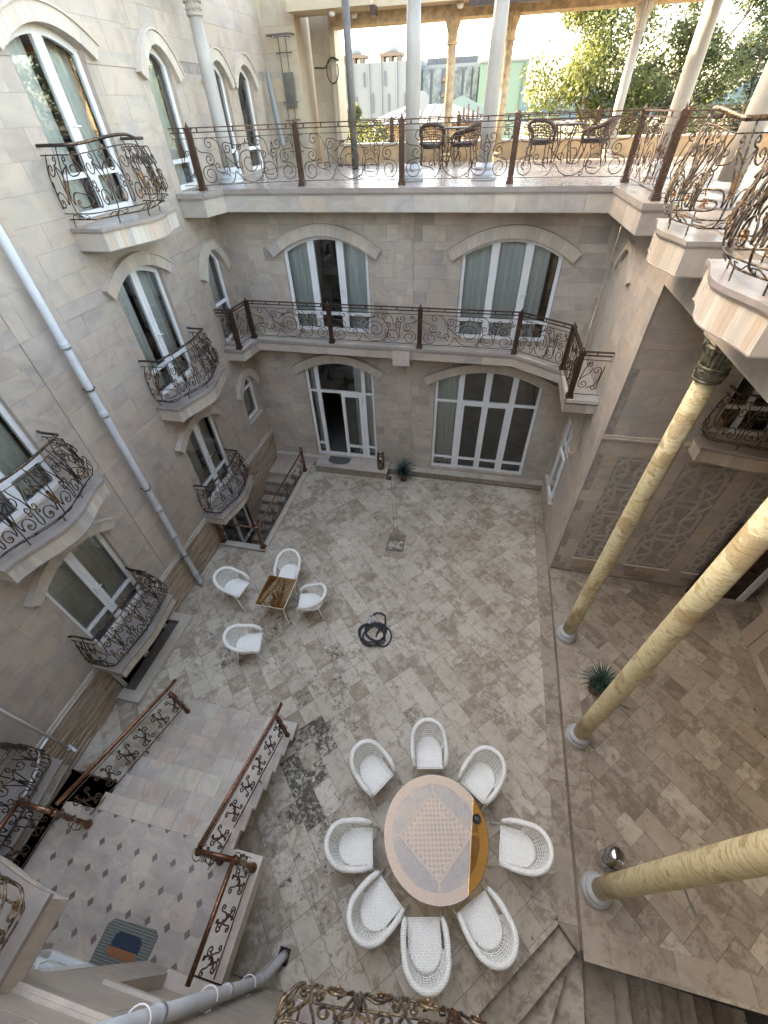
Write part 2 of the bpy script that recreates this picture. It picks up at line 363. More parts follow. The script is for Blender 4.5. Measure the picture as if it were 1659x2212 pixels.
M['wicker'] = wicker('white_wicker', (0.88,0.87,0.80), (0.62,0.60,0.53))
M['strand'] = plain('white_cane', (0.84,0.83,0.77), 0.5, nscale=40, namt=0.06)
M['wicker_dark'] = plain('brown_rattan', (0.045,0.028,0.020), 0.5, nscale=60, namt=0.2)
M['hose'] = plain('black_rubber', (0.012,0.014,0.017), 0.45)
M['chrome'] = plain('chrome', (0.62,0.62,0.64), 0.08, 1.0)
M['leaf_yucca'] = plain('yucca_leaf', (0.045,0.085,0.065), 0.45, nscale=9, namt=0.25)
M['terracotta'] = plain('terracotta', (0.25,0.095,0.045), 0.6, nscale=7, namt=0.2)
M['soil'] = plain('soil', (0.03,0.022,0.015), 0.95, nscale=30)
M['rubber_mat'] = plain('grey_rubber_mat', (0.10,0.105,0.095), 0.7, nscale=30)
def leafmat(name, a, b_):
    m, nt, b, o = nmat(name); c = ramp(nt, attr(nt, 'rnd'), [(0, a), (1, b_)]); nt.links.new(c, b.inputs['Base Color']); b.inputs['Roughness'].default_value = 0.5
    t = N(nt, 'ShaderNodeBsdfTranslucent'); nt.links.new(c, t.inputs[0]); mx = N(nt, 'ShaderNodeMixShader'); mx.inputs[0].default_value = 0.35
    nt.links.new(b.outputs[0], mx.inputs[1]); nt.links.new(t.outputs[0], mx.inputs[2]); nt.links.new(mx.outputs[0], o.inputs[0]); return m
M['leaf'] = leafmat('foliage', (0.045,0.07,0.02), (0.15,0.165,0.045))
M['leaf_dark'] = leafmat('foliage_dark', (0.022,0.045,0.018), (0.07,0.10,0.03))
M['bark'] = plain('bark', (0.10,0.075,0.05), 0.9, nscale=12, bmp=0.6)
# ------------------------------------------------------------ setting: ground
g = MB()
for x0, x1, y0, y1 in ((-400,-12,-400,900),(12,400,-400,900),(-12,12,-400,-10),(-12,12,17.5,900)):
    g.poly([(x0,y0,-.05),(x1,y0,-.05),(x1,y1,-.05),(x0,y1,-.05)])
M['earth'] = plain('dry_ground', (0.16,0.14,0.10), 0.95, nscale=0.2, namt=0.2)
obj('ground', g, M['earth'], kind='structure')
# ------------------------------------------------------------ courtyard floor
court = thing('courtyard_floor', None, None, kind='structure')
SPOTS = [(-2.0,2.1,0.55,0.8),(-2.15,1.5,0.5,1.0),(-1.75,1.25,0.45,1.0),(-2.3,0.9,0.4,.9),(-1.5,0.75,0.45,.7),(-3.6,4.2,0.6,.5),(-4.4,3.6,0.6,.4),(-2.7,3.1,0.6,.45),(-1.9,3.3,0.5,.5),
         (-0.5,3.2,0.4,.4),(-1.2,2.6,.4,.45),(-4.9,4.1,.5,.5),(-0.9,-0.2,.4,.45),(-1.6,0.2,.35,.4),(-3.2,4.9,.35,.45),(-2.2,3.8,.4,.5),(1.3,3.4,.5,.25),(-3.0,2.6,.4,.35)]
def stain_at(x, y, rr):
    s = 0
    for a, b, r, k in SPOTS:
        d = math.hypot(x-a, y-b)/r
        if d < 1.3: s = max(s, k*(1.25-d*0.7))
    return max(0, min(1, s*(0.35+1.0*rr)))
S = 0.345; G = 0.0028
def diag_tiles(regions, z, phase, thick=.03):
    cells = []
    xs = [r[0] for r in regions]; s2 = math.sqrt(.5)
    for i in range(-50, 60):
        b_next = -50*S
        while b_next < 20:
            w_ = S*random.choice((1,1,1,1,1.5,2)); a0, b0 = i*S+phase[0], b_next+phase[1]; b_next += w_
            q = [(a0+G,b0+G),(a0+S-G,b0+G),(a0+S-G,b0+w_-G),(a0+G,b0+w_-G)]
            P = [((a-b)*s2, (a+b)*s2) for a, b in q]
            cx = sum(p[0] for p in P)/4; cy = sum(p[1] for p in P)/4
            if cx < -7 or cx > 7.2 or cy < -1.6 or cy > 11.3: continue
            rr = random.random(); st = stain_at(cx, cy, random.random())
            tz = random.uniform(-.0012, .0012)
            for reg in regions:
                poly = P
                for h in reg:
                    poly = clip(poly, *h)
                    if len(poly) < 3: break
                if len(poly) < 3 or parea(poly) < 0.002: continue
                mb = MB(); mb.prism(poly, z-thick, z+tz, rr, st)
                cells.append((screen_area([(p[0],p[1],z) for p in poly]), mb))
    return cells
def rc(x0, x1, y0, y1, *extra): return [(-1,0,-x0),(1,0,x1),(0,-1,-y0),(0,1,y1)] + list(extra)
regs = [rc(-5.0,2.22,.6,10.36), rc(-6.08,-5.0,.8,6.40), rc(-6.4,-6.08,.8,2.1), rc(-6.4,-6.08,4.16,6.40),
        rc(-2.9,2.22,-.9,.6,(1,-1,1.66)), rc(-5.3,-5.0,.6,.8)]
emit(diag_tiles(regs, 0.0, (0.03,0.10)), 'tile', M['floor'], court)
b = MB()
for x0,x1,y0,y1 in ((-5.3,2.5,.6,10.65),(-6.4,-5.0,.8,6.42),(-2.95,.9,-.9,.6)): b.box((x0,y0,-.30),(x1,y1,-.0045-.001*x0*0))
b.prism([(-2.6,-.9),(.76,-.9),(2.26,.6),(-2.6,.6)], -.31, -.0055)
obj('floor_bed', b, M['grout'], court)
# border band beside the riser
y = .6
while y < 10.36:
    y1 = min(10.36, y+random.uniform(.75,1.0)); mb = MB()
    mb.fbox(frame((0,0,0),(1,0,0),(0,1,0)), 2.224, 2.496, -.03, random.uniform(0,.001), y+.002, y1-.002, random.random(), .0)
    obj('border_slab', mb, M['floor2'], court); y = y1
mb = MB(); mb.prism([(2.224,.598),(2.24,.57),(2.48,.34),(2.496,.36),(2.496,.598)], -.22, 0, .3); obj('border_slab', mb, M['floor2'], court)
# portico floor, one step higher
port = thing('portico_floor', None, None, kind='structure')
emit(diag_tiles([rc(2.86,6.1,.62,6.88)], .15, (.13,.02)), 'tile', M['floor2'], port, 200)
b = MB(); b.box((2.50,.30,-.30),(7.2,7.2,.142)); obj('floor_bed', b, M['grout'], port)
def slabs(x0,x1,y0,y1,z,along,step,mat,parent,name='border_slab'):
    a0,a1 = (y0,y1) if along=='y' else (x0,x1); a = a0
    while a < a1-.01:
        e = min(a1, a+random.uniform(step*.8,step*1.2)); mb = MB()
        if a1-e < step*.3: e = a1
        if along=='y': mb.box((x0+.0015,a+.002,z-.02),(x1-.0015,e-.002,z+random.uniform(0,.001)), random.random())
        else: mb.box((a+.002,y0+.0015,z-.02),(e-.002,y1-.0015,z+random.uniform(0,.001)), random.random())
        obj(name, mb, mat, parent); a = e
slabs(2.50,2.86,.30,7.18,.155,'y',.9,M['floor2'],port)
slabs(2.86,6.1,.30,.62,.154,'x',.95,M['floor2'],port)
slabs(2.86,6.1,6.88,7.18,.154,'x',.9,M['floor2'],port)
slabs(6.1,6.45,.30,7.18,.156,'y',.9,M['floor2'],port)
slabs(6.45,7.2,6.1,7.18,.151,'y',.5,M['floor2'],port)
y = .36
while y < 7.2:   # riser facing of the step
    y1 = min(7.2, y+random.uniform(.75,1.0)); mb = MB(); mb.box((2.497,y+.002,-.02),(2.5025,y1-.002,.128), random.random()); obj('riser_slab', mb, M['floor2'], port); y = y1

# ------------------------------------------------------------ walls with openings
def rect_sub(r, e):
    a0,a1,b0,b1 = r; c0,c1,d0,d1 = e
    if c1 <= a0 or c0 >= a1 or d1 <= b0 or d0 >= b1: return [r]
    out = []
    if d1 < b1: out.append((a0,a1,d1,b1))
    if d0 > b0: out.append((a0,a1,b0,d0))
    m0, m1 = max(b0,d0), min(b1,d1)
    if c0 > a0: out.append((a0,c0,m0,m1))
    if c1 < a1: out.append((c1,a1,m0,m1))
    return out
def arch_z(o, u):
    uc = (o['u0']+o['u1'])/2; hw = (o['u1']-o['u0'])/2
    return o['zs'] + (o['zc']-o['zs'])*(1-((u-uc)/hw)**2)
def core(root, F, u0, u1, z0, z1, ops, mat_core, mat_rev, depth=.16, extra=[]):
    rects = [(u0,u1,z0,z1)]
    ex = [(o['u0'],o['u1'],o['z0'],o['zc']) for o in ops] + extra
    for e in ex: rects = [q for r in rects for q in rect_sub(r, e)]
    m = MB()
    for a0,a1,b0,b1 in rects: m.fbox(F, a0,a1,b0,b1, -.16,-.010)
    obj('wall', m, mat_core, root)
    for o in ops:
        rv = MB()
        n = 14 if o['zc'] > o['zs']+.01 else 1
        us = [o['u0']+(o['u1']-o['u0'])*i/n for i in range(n+1)]
        for i in range(n):
            a, c = us[i], us[i+1]; za, zb = arch_z(o,a), arch_z(o,c)
            rv.add([F(a,za,-.002),F(c,zb,-.002),F(c,o['zc']+.004,-.002),F(a,o['zc']+.004,-.002),F(a,za-.004,-depth),F(c,zb-.004,-depth)], [(0,1,2,3),(0,4,5,1)], .4)
        for uu in (o['u0']+.004, o['u1']-.004):
            rv.add([F(uu,o['z0'],0),F(uu,o['zs'],0),F(uu,o['zs'],-depth),F(uu,o['z0'],-depth)], [(0,1,2,3)], .6)
        zq = o['z0']+.004; rv.add([F(o['u0'],zq,0),F(o['u1'],zq,0),F(o['u1'],zq,-depth),F(o['u0'],zq,-depth)], [(0,1,2,3)], .5)
        obj('reveal', rv, mat_rev, root)
def stone_cells(F, u0, u1, z0, z1, ops, h, wmin, wmax, extra=[], d=0.0, g=.0013, jit=.003, tone=None):
    ex = [(o['u0'],o['u1'],o['z0'],o['zc']+.004) for o in ops] + extra; cells = []
    nrow = max(1, round((z1-z0)/h)); hh = (z1-z0)/nrow
    for k in range(nrow):
        za, zb = z0+k*hh, z0+(k+1)*hh; u = u0-random.uniform(0, wmax*.8)
        while u < u1:
            w = random.uniform(wmin, wmax); r = (max(u,u0), min(u+w,u1), za, zb); u += w
            if r[1]-r[0] < .012: continue
            rr = random.random() if tone is None else min(1,max(0,tone+random.uniform(-.2,.2)))
            pcs = [r]
            for e in ex: pcs = [q for p in pcs for q in rect_sub(p, e)]
            for a0,a1,b0,b1 in pcs:
                if a1-a0 < .015 or b1-b0 < .015: continue
                mb = MB(); mb.fbox(F, a0+g, a1-g, b0+g, b1-g, d-.02, d+random.uniform(-jit,jit*.4), rr)
                cells.append((screen_area([F(a0,b0,d),F(a1,b0,d),F(a1,b1,d),F(a0,b1,d)]), mb))
    return cells
def hood(root, F, o, t=.19, e=.17, proud=.10, mat='trim', n=14):
    uc = (o['u0']+o['u1'])/2; hw = (o['u1']-o['u0'])/2+e
    def low(u): return arch_z(o,u)+.005
    h = MB(); N_ = 24
    us = [uc-hw+2*hw*i/N_ for i in range(N_+1)]
    # lip on top
    V = []; 
    for u in us:
        nx = -2*(o['zc']-o['zs'])*(u-uc)/((o['u1']-o['u0'])/2)**2; L = math.hypot(1,nx); ox, oz = -nx/L, 1/L
        zl = low(u)
        V.append([F(u+ox*(t-.0),zl+oz*(t-.0),0),F(u+ox*t,zl+oz*t,proud+.025),F(u+ox*(t+.03),zl+oz*(t+.03),proud+.025),F(u+ox*(t+.03),zl+oz*(t+.03),0)])
    for i in range(N_):
        a, c = V[i], V[i+1]
        h.add(a+c, [(0,1,5,4),(1,2,6,5),(2,3,7,6)], .7)
    h.add(V[0]+V[-1], [(0,1,2,3),(4,5,6,7)], .7)
    hd = obj('hood', h, M[mat], root)
    for k in range(n):
        m = MB(); a, c = uc-hw+2*hw*k/n, uc-hw+2*hw*(k+1)/n; P = []
        for u in (a, c):
            nx = -2*(o['zc']-o['zs'])*(u-uc)/((o['u1']-o['u0'])/2)**2; L = math.hypot(1,nx); ox, oz = -nx/L, 1/L; zl = low(u)
            P.append(((u, zl),(u+ox*t, zl+oz*t)))
        (p0,p1),(q0,q1) = P; g_=.0015
        m.add([F(p0[0]+g_,p0[1],0),F(q0[0]-g_,q0[1],0),F(q1[0]-g_,q1[1],0),F(p1[0]+g_,p1[1],0),
               F(p0[0]+g_,p0[1],proud),F(q0[0]-g_,q0[1],proud),F(q1[0]-g_,q1[1],proud),F(p1[0]+g_,p1[1],proud)],
              [(4,5,6,7),(0,1,5,4),(1,2,6,5),(2,3,7,6),(3,0,4,7)], random.random())
        obj('voussoir', m, M[mat], hd)
def window(root, F, o, mulls=(), trans=(), depth=.14, w=.085, curt=(), handle=None, roomd=2.6, glass_='glass', leafs=(), open_cell=None, name='window'):
    fr = MB(); u0,u1,z0,zs,zc = [o[k] for k in ('u0','u1','z0','zs','zc')]; d0, d1 = -depth, -depth+.06
    fr.fbox(F,u0,u0+w,z0,arch_z(o,u0+w),d0,d1,.5); fr.fbox(F,u1-w,u1,z0,arch_z(o,u1-w),d0,d1,.5); fr.fbox(F,u0+w,u1-w,z0,z0+w,d0,d1-.002,.5)
    n = 14; us = [u0+(u1-u0)*i/n for i in range(n+1)]
    for i in range(n):
        a,c = us[i],us[i+1]; za,zb = arch_z(o,a),arch_z(o,c)
        fr.add([F(a,za-w*1.1,d1+.001),F(c,zb-w*1.1,d1+.001),F(c,zb,d1+.001),F(a,za,d1+.001),F(a,za-w*1.1,d0),F(c,zb-w*1.1,d0)],[(0,1,2,3),(0,4,5,1)],.5)
    for u,mw in mulls:
        fr.fbox(F,u-mw/2,u+mw/2,z0+.01,arch_z(o,u)-.02,d0+.001,d1+.003,.5)
        if mw > .11: fr.fbox(F,u-.004,u+.004,z0+.03,arch_z(o,u)-.05,d1+.003,d1+.008,.5)
    for ua,ub,z,tw in trans: fr.fbox(F,ua,ub,z-tw/2,z+tw/2,d0+.002,d1+.002,.5)
    for ua,ub,za,zb in leafs:
        lw = .06; q = d1+.014
        for r in ((ua,ua+lw,za,zb),(ub-lw,ub,za,zb),(ua+lw,ub-lw,za,za+lw*1.3),(ua+lw,ub-lw,zb-lw,zb)): fr.fbox(F,*r,d1,q,.5)
    win = obj(name, fr, M['white'], root)
    vs = [u0+w] + [x for u,mw in sorted(mulls) for x in (u-mw/2,u+mw/2)] + [u1-w]
    for k in range(0, len(vs), 2):
        a, c = vs[k], vs[k+1]
        cuts = sorted([z for ua,ub,z,tw in trans if ua <= a+.05 and ub >= c-.05]); levels = [z0+w*.5]+cuts+[None]
        for j in range(len(levels)-1):
            if open_cell and (k//2, j) in open_cell: continue
            za, zb = levels[j], levels[j+1]; m = MB(); q = -depth+.03
            if zb is None:
                pts = [F(a,za,q),F(c,za,q)] + [F(c-(c-a)*i/6, arch_z(o,c-(c-a)*i/6)-.03, q) for i in range(7)]
            else: pts = [F(a,za,q),F(c,za,q),F(c,zb,q),F(a,zb,q)]
            m.poly(pts); obj('pane', m, M[glass_], win)
    for ua,ub in curt:
        m = MB(); n = max(12, int((ub-ua)*34)); ph = random.uniform(0,6); P = []
        for i in range(n+1):
            u = ua+(ub-ua)*i/n; dd = -depth-.16+.030*math.sin(u*46+ph)+.012*math.sin(u*97+ph*2)
            P.append((u, dd))
        top = lambda u: max(z0+.3, arch_z(o, min(max(u,u0+.02),u1-.02))-.02)
        V = [F(u, z0+.03, d) for u,d in P]+[F(u, top(u), d) for u,d in P]
        m.add(V, [(i,i+1,n+2+i,n+1+i) for i in range(n)]); obj('curtain', m, M['curtain'], win, smooth=True)
    if handle:
        for hu, hz in handle:
            m = MB(); m.fbox(F,hu-.016,hu+.016,hz-.11,hz+.11,d1+.002,d1+.020); m.tube([F(hu,hz+.03,d1+.018),F(hu,hz+.03,d1+.055),F(hu+.03,hz+.03,d1+.06),F(hu+.13,hz+.025,d1+.055)],.010,8)
            m.fbox(F,hu-.008,hu+.008,hz-.075,hz-.045,d1+.02,d1+.026); obj('handle', m, M['white'], win)
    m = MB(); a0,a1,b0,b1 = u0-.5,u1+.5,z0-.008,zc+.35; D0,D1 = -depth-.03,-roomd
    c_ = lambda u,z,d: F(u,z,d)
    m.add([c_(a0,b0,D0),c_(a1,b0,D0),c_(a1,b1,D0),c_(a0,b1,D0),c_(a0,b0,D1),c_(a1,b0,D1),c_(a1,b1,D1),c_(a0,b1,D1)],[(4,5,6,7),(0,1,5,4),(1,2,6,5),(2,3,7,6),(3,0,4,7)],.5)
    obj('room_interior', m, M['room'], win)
    return win
def O(u0,u1,z0,zs,zc): return dict(u0=u0,u1=u1,z0=z0,zs=zs,zc=zc)

# ---- left wing ------------------------------------------------------------
FL = frame((-6.4,0,0),(0,1,0),(1,0,0))
left = thing('left_wing', 'tall pink-beige marble house wing with three floors of arched balcony doors and a white downpipe', 'building', (-6.4,7,0))
opsL = [O(6.72,8.10,1.25,3.20,3.42), O(2.56,3.95,1.25,3.20,3.42), O(6.74,8.10,4.36,6.48,6.68), O(2.56,3.95,4.36,6.48,6.68),
        O(6.74,8.12,7.50,9.40,9.60), O(9.58,10.33,2.02,3.05,3.30), O(9.60,10.35,4.36,6.12,6.42), O(9.60,10.38,7.54,9.32,9.58),
        O(11.75,12.55,7.56,9.25,9.50), O(13.05,13.9,7.56,9.25,9.50), O(-1.6,-.2,1.25,3.20,3.42)]
for z in (4.36,7.5): opsL.append(O(-1.6,-.2,z,z+2.0,z+2.2))
base_ops = [(2.31,3.95,-1.2,.95),(6.75,8.15,-1.2,.95)]
core(left, FL, -.9, 15.2, 0, 14.2, opsL, M['joint'], M['wall_smooth'], extra=base_ops)
mbx = MB(); mbx.box((-10,-5,9.9),(-6.58,15.2,14.1)); mbx.box((-10,14.0,7.0),(-6.58,15.2,9.9)); mbx.box((-10,-5,14.1),(-6.3,15.2,14.4)); obj('attic', mbx, M['joint'], left)  # unseen upper storey, height shaped to keep the sun off the court
mbx = MB(); mbx.box((-10.3,-5,-3),(-10.01,17,14.3)); mbx.box((-9.5,16.5,-3),(7.4,17,.3)); obj('foundation', mbx, M['joint'], left)  # unseen walls added to stop sun passing through and under the hollow wing
cells = []
PB = [(4.62,5.06),(8.95,9.3)]
cuts = [(-.9,4.62),(5.47,9.38),(9.38,15.2)]
bz = [(1.16,4.0),(4.17,6.38),(6.58,9.26),(9.42,12.5)]
for (a,c) in cuts:
    for (z0,z1) in bz:
        if c > 10 : 
            for (aa,cc) in ((9.38,10.65),(10.65,15.2)):
                if aa >= 10.6 and z1 < 7.5: continue
                cells += stone_cells(FL,aa,cc,max(z0,7.52) if aa>10.6 and z0<7.52 else z0,z1,opsL,.31,.3,.55)
        else: cells += stone_cells(FL,a,c,z0,z1,opsL,.33,.4,.85)
emit(cells,'stone',M['wall_smooth'],left)
cells = []
for k,(z0,z1) in enumerate([(1.16,4.0),(4.0,6.38),(6.38,9.26),(9.26,12.5)]):
    cells += stone_cells(FL,4.62,5.47,z0,z1,[],.62,.845,.86,d=.012,tone=.7)
for z0,z1 in ((4.0,4.17),(6.38,6.58),(9.26,9.42)):
    cells += stone_cells(FL,-.9,4.62,z0,z1,opsL,.2,.6,.9,d=.012,tone=.8); cells += stone_cells(FL,5.47,10.65,z0,z1,opsL,.2,.6,.9,d=.012,tone=.8)
emit(cells,'band_stone',M['wall_smooth'],left,120)
# split-face plinth
cells = []; z = 0.0
while z < 1.03:
    h = random.uniform(.028,.055); h = min(h, 1.035-z); u = -.9-random.random()*.3
    while u < 10.65:
        w = random.uniform(.16,.55); a, c = max(u,-.9), min(u+w,10.65); u += w
        if c-a < .03: continue
        pcs = [(a,c,z,z+h)]
        for e in base_ops: pcs = [q for p in pcs for q in rect_sub(p,e)]
        for (a0,a1,b0,b1) in pcs:
            if a1-a0 < .02 or b1-b0 < .008: continue
            mb = MB(); mb.fbox(FL,a0+.002,a1-.002,b0+.002,b1-.002,-.02,random.uniform(.008,.042),random.random())
            cells.append((screen_area([FL(a0,b0,.02),FL(a1,b0,.02),FL(a1,b1,.02),FL(a0,b1,.02)]), mb))
    z += h
emit(cells,'ledge_stone',M['ledge'],left)
m = MB()
for a,c in ((-.9,2.2),(4.1,6.45),(8.4,10.65),(2.2,4.1),(6.45,8.4)):
    m.fbox(FL,a,c-.003,1.04,1.155,-.02,.03,random.random()); m.fbox(FL,a,c-.003,1.055,1.085,.03,.05,random.random())
obj('plinth_moulding', m, M['trim'], left)
for o in opsL[:5]:
    hood(left, FL, o)
    uc = (o['u0']+o['u1'])/2; b0 = o['z0']
    window(left, FL, o, [(uc,.17)], [(o['u0'],o['u1'],b0+.52,.07)], curt=((o['u0']+.03,uc-.1),(uc+.2,o['u1']-.03)) if o['u0']>5 else ((o['u0']+.03,o['u1']-.03),), handle=[(uc-.03,b0+1.05)], leafs=())
for o in opsL[5:8]:
    hood(left, FL, o, .17,.13,.09,n=8); window(left, FL, o, [], [(o['u0'],o['u1'],o['z0']+(.45 if o['z0']>7 else .9),.07)], curt=((o['u0']+.3,o['u1']-.05),))
m = MB(); o = opsL[5]; m.fbox(FL,o['u0']-.06,o['u1']+.06,o['z0']-.06,o['z0'],-.1,.06,.3); obj('sill', m, M['trim'], left)
for o in opsL[8:10]:
    hood(left, FL, o, .17,.13,.09,n=8); window(left, FL, o, [], [(o['u0'],o['u1'],o['z0']+.45,.07)])
for o in opsL[10:]: hood(left, FL, o); window(left, FL, o, [((o['u0']+o['u1'])/2,.17)], [])
for k,(u0,u1,z0,z1) in enumerate(base_ops):
    o = O(u0+.05,u1-.05,-1.15,.9,.9); window(left, FL, o, [((u0+u1)/2,.12)], [], depth=.12, curt=(), name='basement_window')
for (a,c) in ((8.15,10.65),(6.4,6.75),(3.95,4.2),(2.0,2.31)):
    z = -2.3
    while z < -.03:
        h = random.uniform(.04,.07); m = MB(); m.fbox(FL,a,c,z+.002,min(0,z+h)-.002,-.04,random.uniform(0,.02),random.random()); obj('ledge_stone', m, M['ledge'], left); z += h
# ---- back wing -------------------------------------------------------------
FB = frame((0,10.65,0),(1,0,0),(0,-1,0))
back = thing('back_wing', 'grey-beige marble garden-side wing with white arched glass doors facing the courtyard', 'building', (-2,10.65,0))
opsB = [O(-4.86,-2.78,.28,3.32,3.60), O(-1.02,1.84,.26,3.26,3.62), O(-4.88,-2.76,4.42,6.28,6.60), O(-.60,1.56,4.42,6.28,6.60)]
core(back, FB, -6.4, 2.5, 0, 7.12, opsB, M['joint'], M['wall_smooth'])
cells = []
for (a,c) in ((-6.4,-2.08),(-1.68,2.5)):
    for z0,z1 in ((.2,3.30),(3.30,3.50),(3.50,4.05),(4.33,6.34),(6.34,6.5),(6.5,7.12)):
        cells += stone_cells(FB,a,c,z0,z1,opsB,.285,.28,.58)
cells += stone_cells(FB,-2.08,-1.68,.2,7.12,[],.29,.39,.41,d=.014)
emit(cells,'stone',M['wall'],back)
for o in opsB: hood(back, FB, o, .2,.2,.11,n=22)
o = opsB[0]; window(back, FB, o, [(-4.52,.12),(-3.12,.11)], [(o['u0'],-4.52,2.62,.07),(-4.52,-3.12,2.62,.08),(-3.12,o['u1'],2.62,.07),(o['u0'],-4.52,.72,.07),(-3.12,o['u1'],.72,.07)], curt=((-4.82,-4.6),(-3.45,-2.85)), open_cell={(1,0)}, name='entrance_window', roomd=4)
w = MB()   # the closed leaf of the pair, the other slid away
for r in ((-3.83,-3.73,.30,2.58),(-3.28,-3.18,.30,2.58),(-3.73,-3.28,.30,.40),(-3.73,-3.28,2.48,2.58),(-3.73,-3.28,.66,.74)): w.fbox(FB,*r,-.13,-.07,.5)
leaf = obj('door', w, M['white'], back); w = MB(); w.poly([FB(-3.73,.40,-.10),FB(-3.28,.40,-.10),FB(-3.28,2.5,-.10),FB(-3.73,2.5,-.10)]); obj('pane', w, M['glass'], leaf)
o = opsB[1]; window(back, FB, o, [(-.30,.15),(.42,.17),(1.12,.15)], [(o['u0'],-.3,2.62,.08),(-.3,.42,2.62,.09),(.42,1.12,2.62,.09),(1.12,o['u1'],2.62,.08)]+[(a,c,.66,.07) for a,c in ((o['u0'],-.3),(-.3,.42),(.42,1.12),(1.12,o['u1']))], curt=((-1.0,-.32),), handle=[(.38,1.3)], name='entrance_window', leafs=((-.22,.40,.3,2.58),(.44,1.05,.3,2.58)), roomd=4)
# cover the mullion above the pair of doors with the fanlight pane line
for o in opsB[2:]:
    c = (o['u0']+o['u1'])/2; a = .36
    window(back, FB, o, [(c-a,.17),(c+a,.17)], [(o['u0'],c-a,4.86,.07),(c-a,c+a,4.86,.07),(c+a,o['u1'],4.86,.07)], curt=((o['u0']+.03,c-a-.02),(c+a-.0,o['u1']-.05)) if o['u0']<-2 else ((o['u0']+.03,o['u1']-.25),), handle=[(c+a-.02,5.45)])
# plinth steps of the back wing
m = MB(); m.box((-4.75,10.06,0.0),(-2.36,10.65,.25),.3); st = obj('doorstep', m, M['floor2'], back)
for i,(a,c) in enumerate(((-4.77,-3.95),(-3.95,-3.15),(-3.15,-2.34))):
    m = MB(); m.box((a+.002,10.04,.25),(c-.002,10.66,.275),random.random()); obj('slab', m, M['step'], st)
m = MB(); m.box((-2.36,10.42,0.0),(2.5,10.66,.17),.3); st = obj('plinth_step', m, M['floor2'], back)
a = -2.34
while a < 2.49:
    c = min(2.497,a+random.uniform(.5,.7)); m = MB(); m.box((a+.002,10.40,.17),(c-.002,10.66,.19),random.random()); obj('slab', m, M['step'], st); a = c
m = MB(); m.box((-6.4,10.52,-.02),(-4.77,10.66,.24),.4); obj('plinth', m, M['trim'], back)
# ---- right wall and portico --------------------------------------------------
FR = frame((2.5,0,0),(0,1,0),(-1,0,0))
right = thing('right_wing', 'grey marble wing over a two-storey portico with carved star lattice wall', 'building', (4.5,7.2,0))
opsR = [O(8.85,10.0,.88,2.86,2.95), O(9.0,9.9,4.36,6.35,6.65)]
core(right, FR, 7.2, 10.65, 0.0, 7.12, opsR, M['joint'], M['wall_smooth'])
cells = []
for z0,z1 in ((.0,3.3),(3.3,6.5),(6.5,7.12)): cells += stone_cells(FR,7.36,10.65,z0,z1,opsR,.30,.3,.6)
cells += stone_cells(FR,7.18,7.36,0,7.12,[],.6,.5,.5,d=.003,tone=.9)
emit(cells,'stone',M['wall'],right,150)
o = opsR[0]; window(right, FR, o, [((o['u0']+o['u1'])/2,.08)], [(o['u0'],o['u1'],2.25,.06)], curt=(), depth=.1)
m = MB(); m.fbox(FR,8.78,10.07,.80,.88,-.1,.10,.5); obj('sill', m, M['trim'], right)
m = MB(); m.fbox(FR,8.66,8.85,2.7,3.75,0,.06,.5); m.fbox(FR,8.62,8.9,2.62,2.7,0,.09,.5); obj('pilaster_trim', m, M['trim'], right)
sash = MB()   # tilted open sash
Fs = frame((2.47,8.86,.95),(-.05,.9987,0),(-.9987,-.05,0))
for r in ((0,.06,0,1.35),(.52,.58,0,1.35),(.06,.52,0,.06),(.06,.52,1.29,1.35)): sash.fbox(Fs,*r,0,.045,.5)
s_ = obj('open_sash', sash, M['white'], right); sash = MB(); sash.poly([Fs(.06,.06,.02),Fs(.52,.06,.02),Fs(.52,1.29,.02),Fs(.06,1.29,.02)]); obj('pane', sash, M['glass'], s_)
hood(right, FR, opsR[1], .12,.1,.05,n=9); m = MB(); m.fbox(FR,9.0,9.9,4.36,6.65,-.06,-.03,.5); m.fbox(FR,9.88,9.897,4.36,6.4,-.03,.012,.5); obj('niche_back', m, M['wall'], right)
# face above the portico (x = 2.5) and its beam
cells = stone_cells(FR,-.9,7.2,6.72,7.16,[],.44,.5,.9)
emit(cells,'frieze_stone',M['wall'],right,60)
m = MB(); m.box((2.512,-.9,6.725),(7.4,7.215,7.12)); m.box((2.512,-.9,6.72),(2.98,7.2,6.726),.5); obj('portico_beam', m, M['joint'], right)
m = MB(); m.box((2.50,-.9,6.70),(2.56,7.19,6.722),.6); m.box((2.56,-.9,6.712),(7.0,7.19,6.718),.6); obj('soffit', m, M['wall'], right)
# star lattice wall y = 7.2
FS = frame((0,7.2,0),(1,0,0),(0,-1,0))
o = O(4.15,5.75,4.34,6.35,6.55)
core(right, FS, 2.5, 6.2, 0, 6.72, [o], M['joint'], M['wall_smooth'])
panels = [(2.94,3.62,.67,3.70),(4.10,5.02,.67,3.70),(5.34,6.05,.67,3.70)]
slots = [(2.98,3.5,.27,.47),(4.2,4.88,.27,.47),(5.42,6.0,.27,.47)]
cells = []
for z0,z1 in ((.16,.67),(.67,3.70),(3.70,4.06),(4.16,6.72)):
    cells += stone_cells(FS,2.52,6.2,z0,z1,[o],.31,.35,.7,extra=panels+slots)
emit(cells,'stone',M['wall'],right,200)
m = MB(); m.fbox(FS,2.5,6.2,4.06,4.16,-.02,.035,.5); m.fbox(FS,2.5,6.2,4.085,4.11,.035,.05,.5); obj('string_course', m, M['trim'], right)
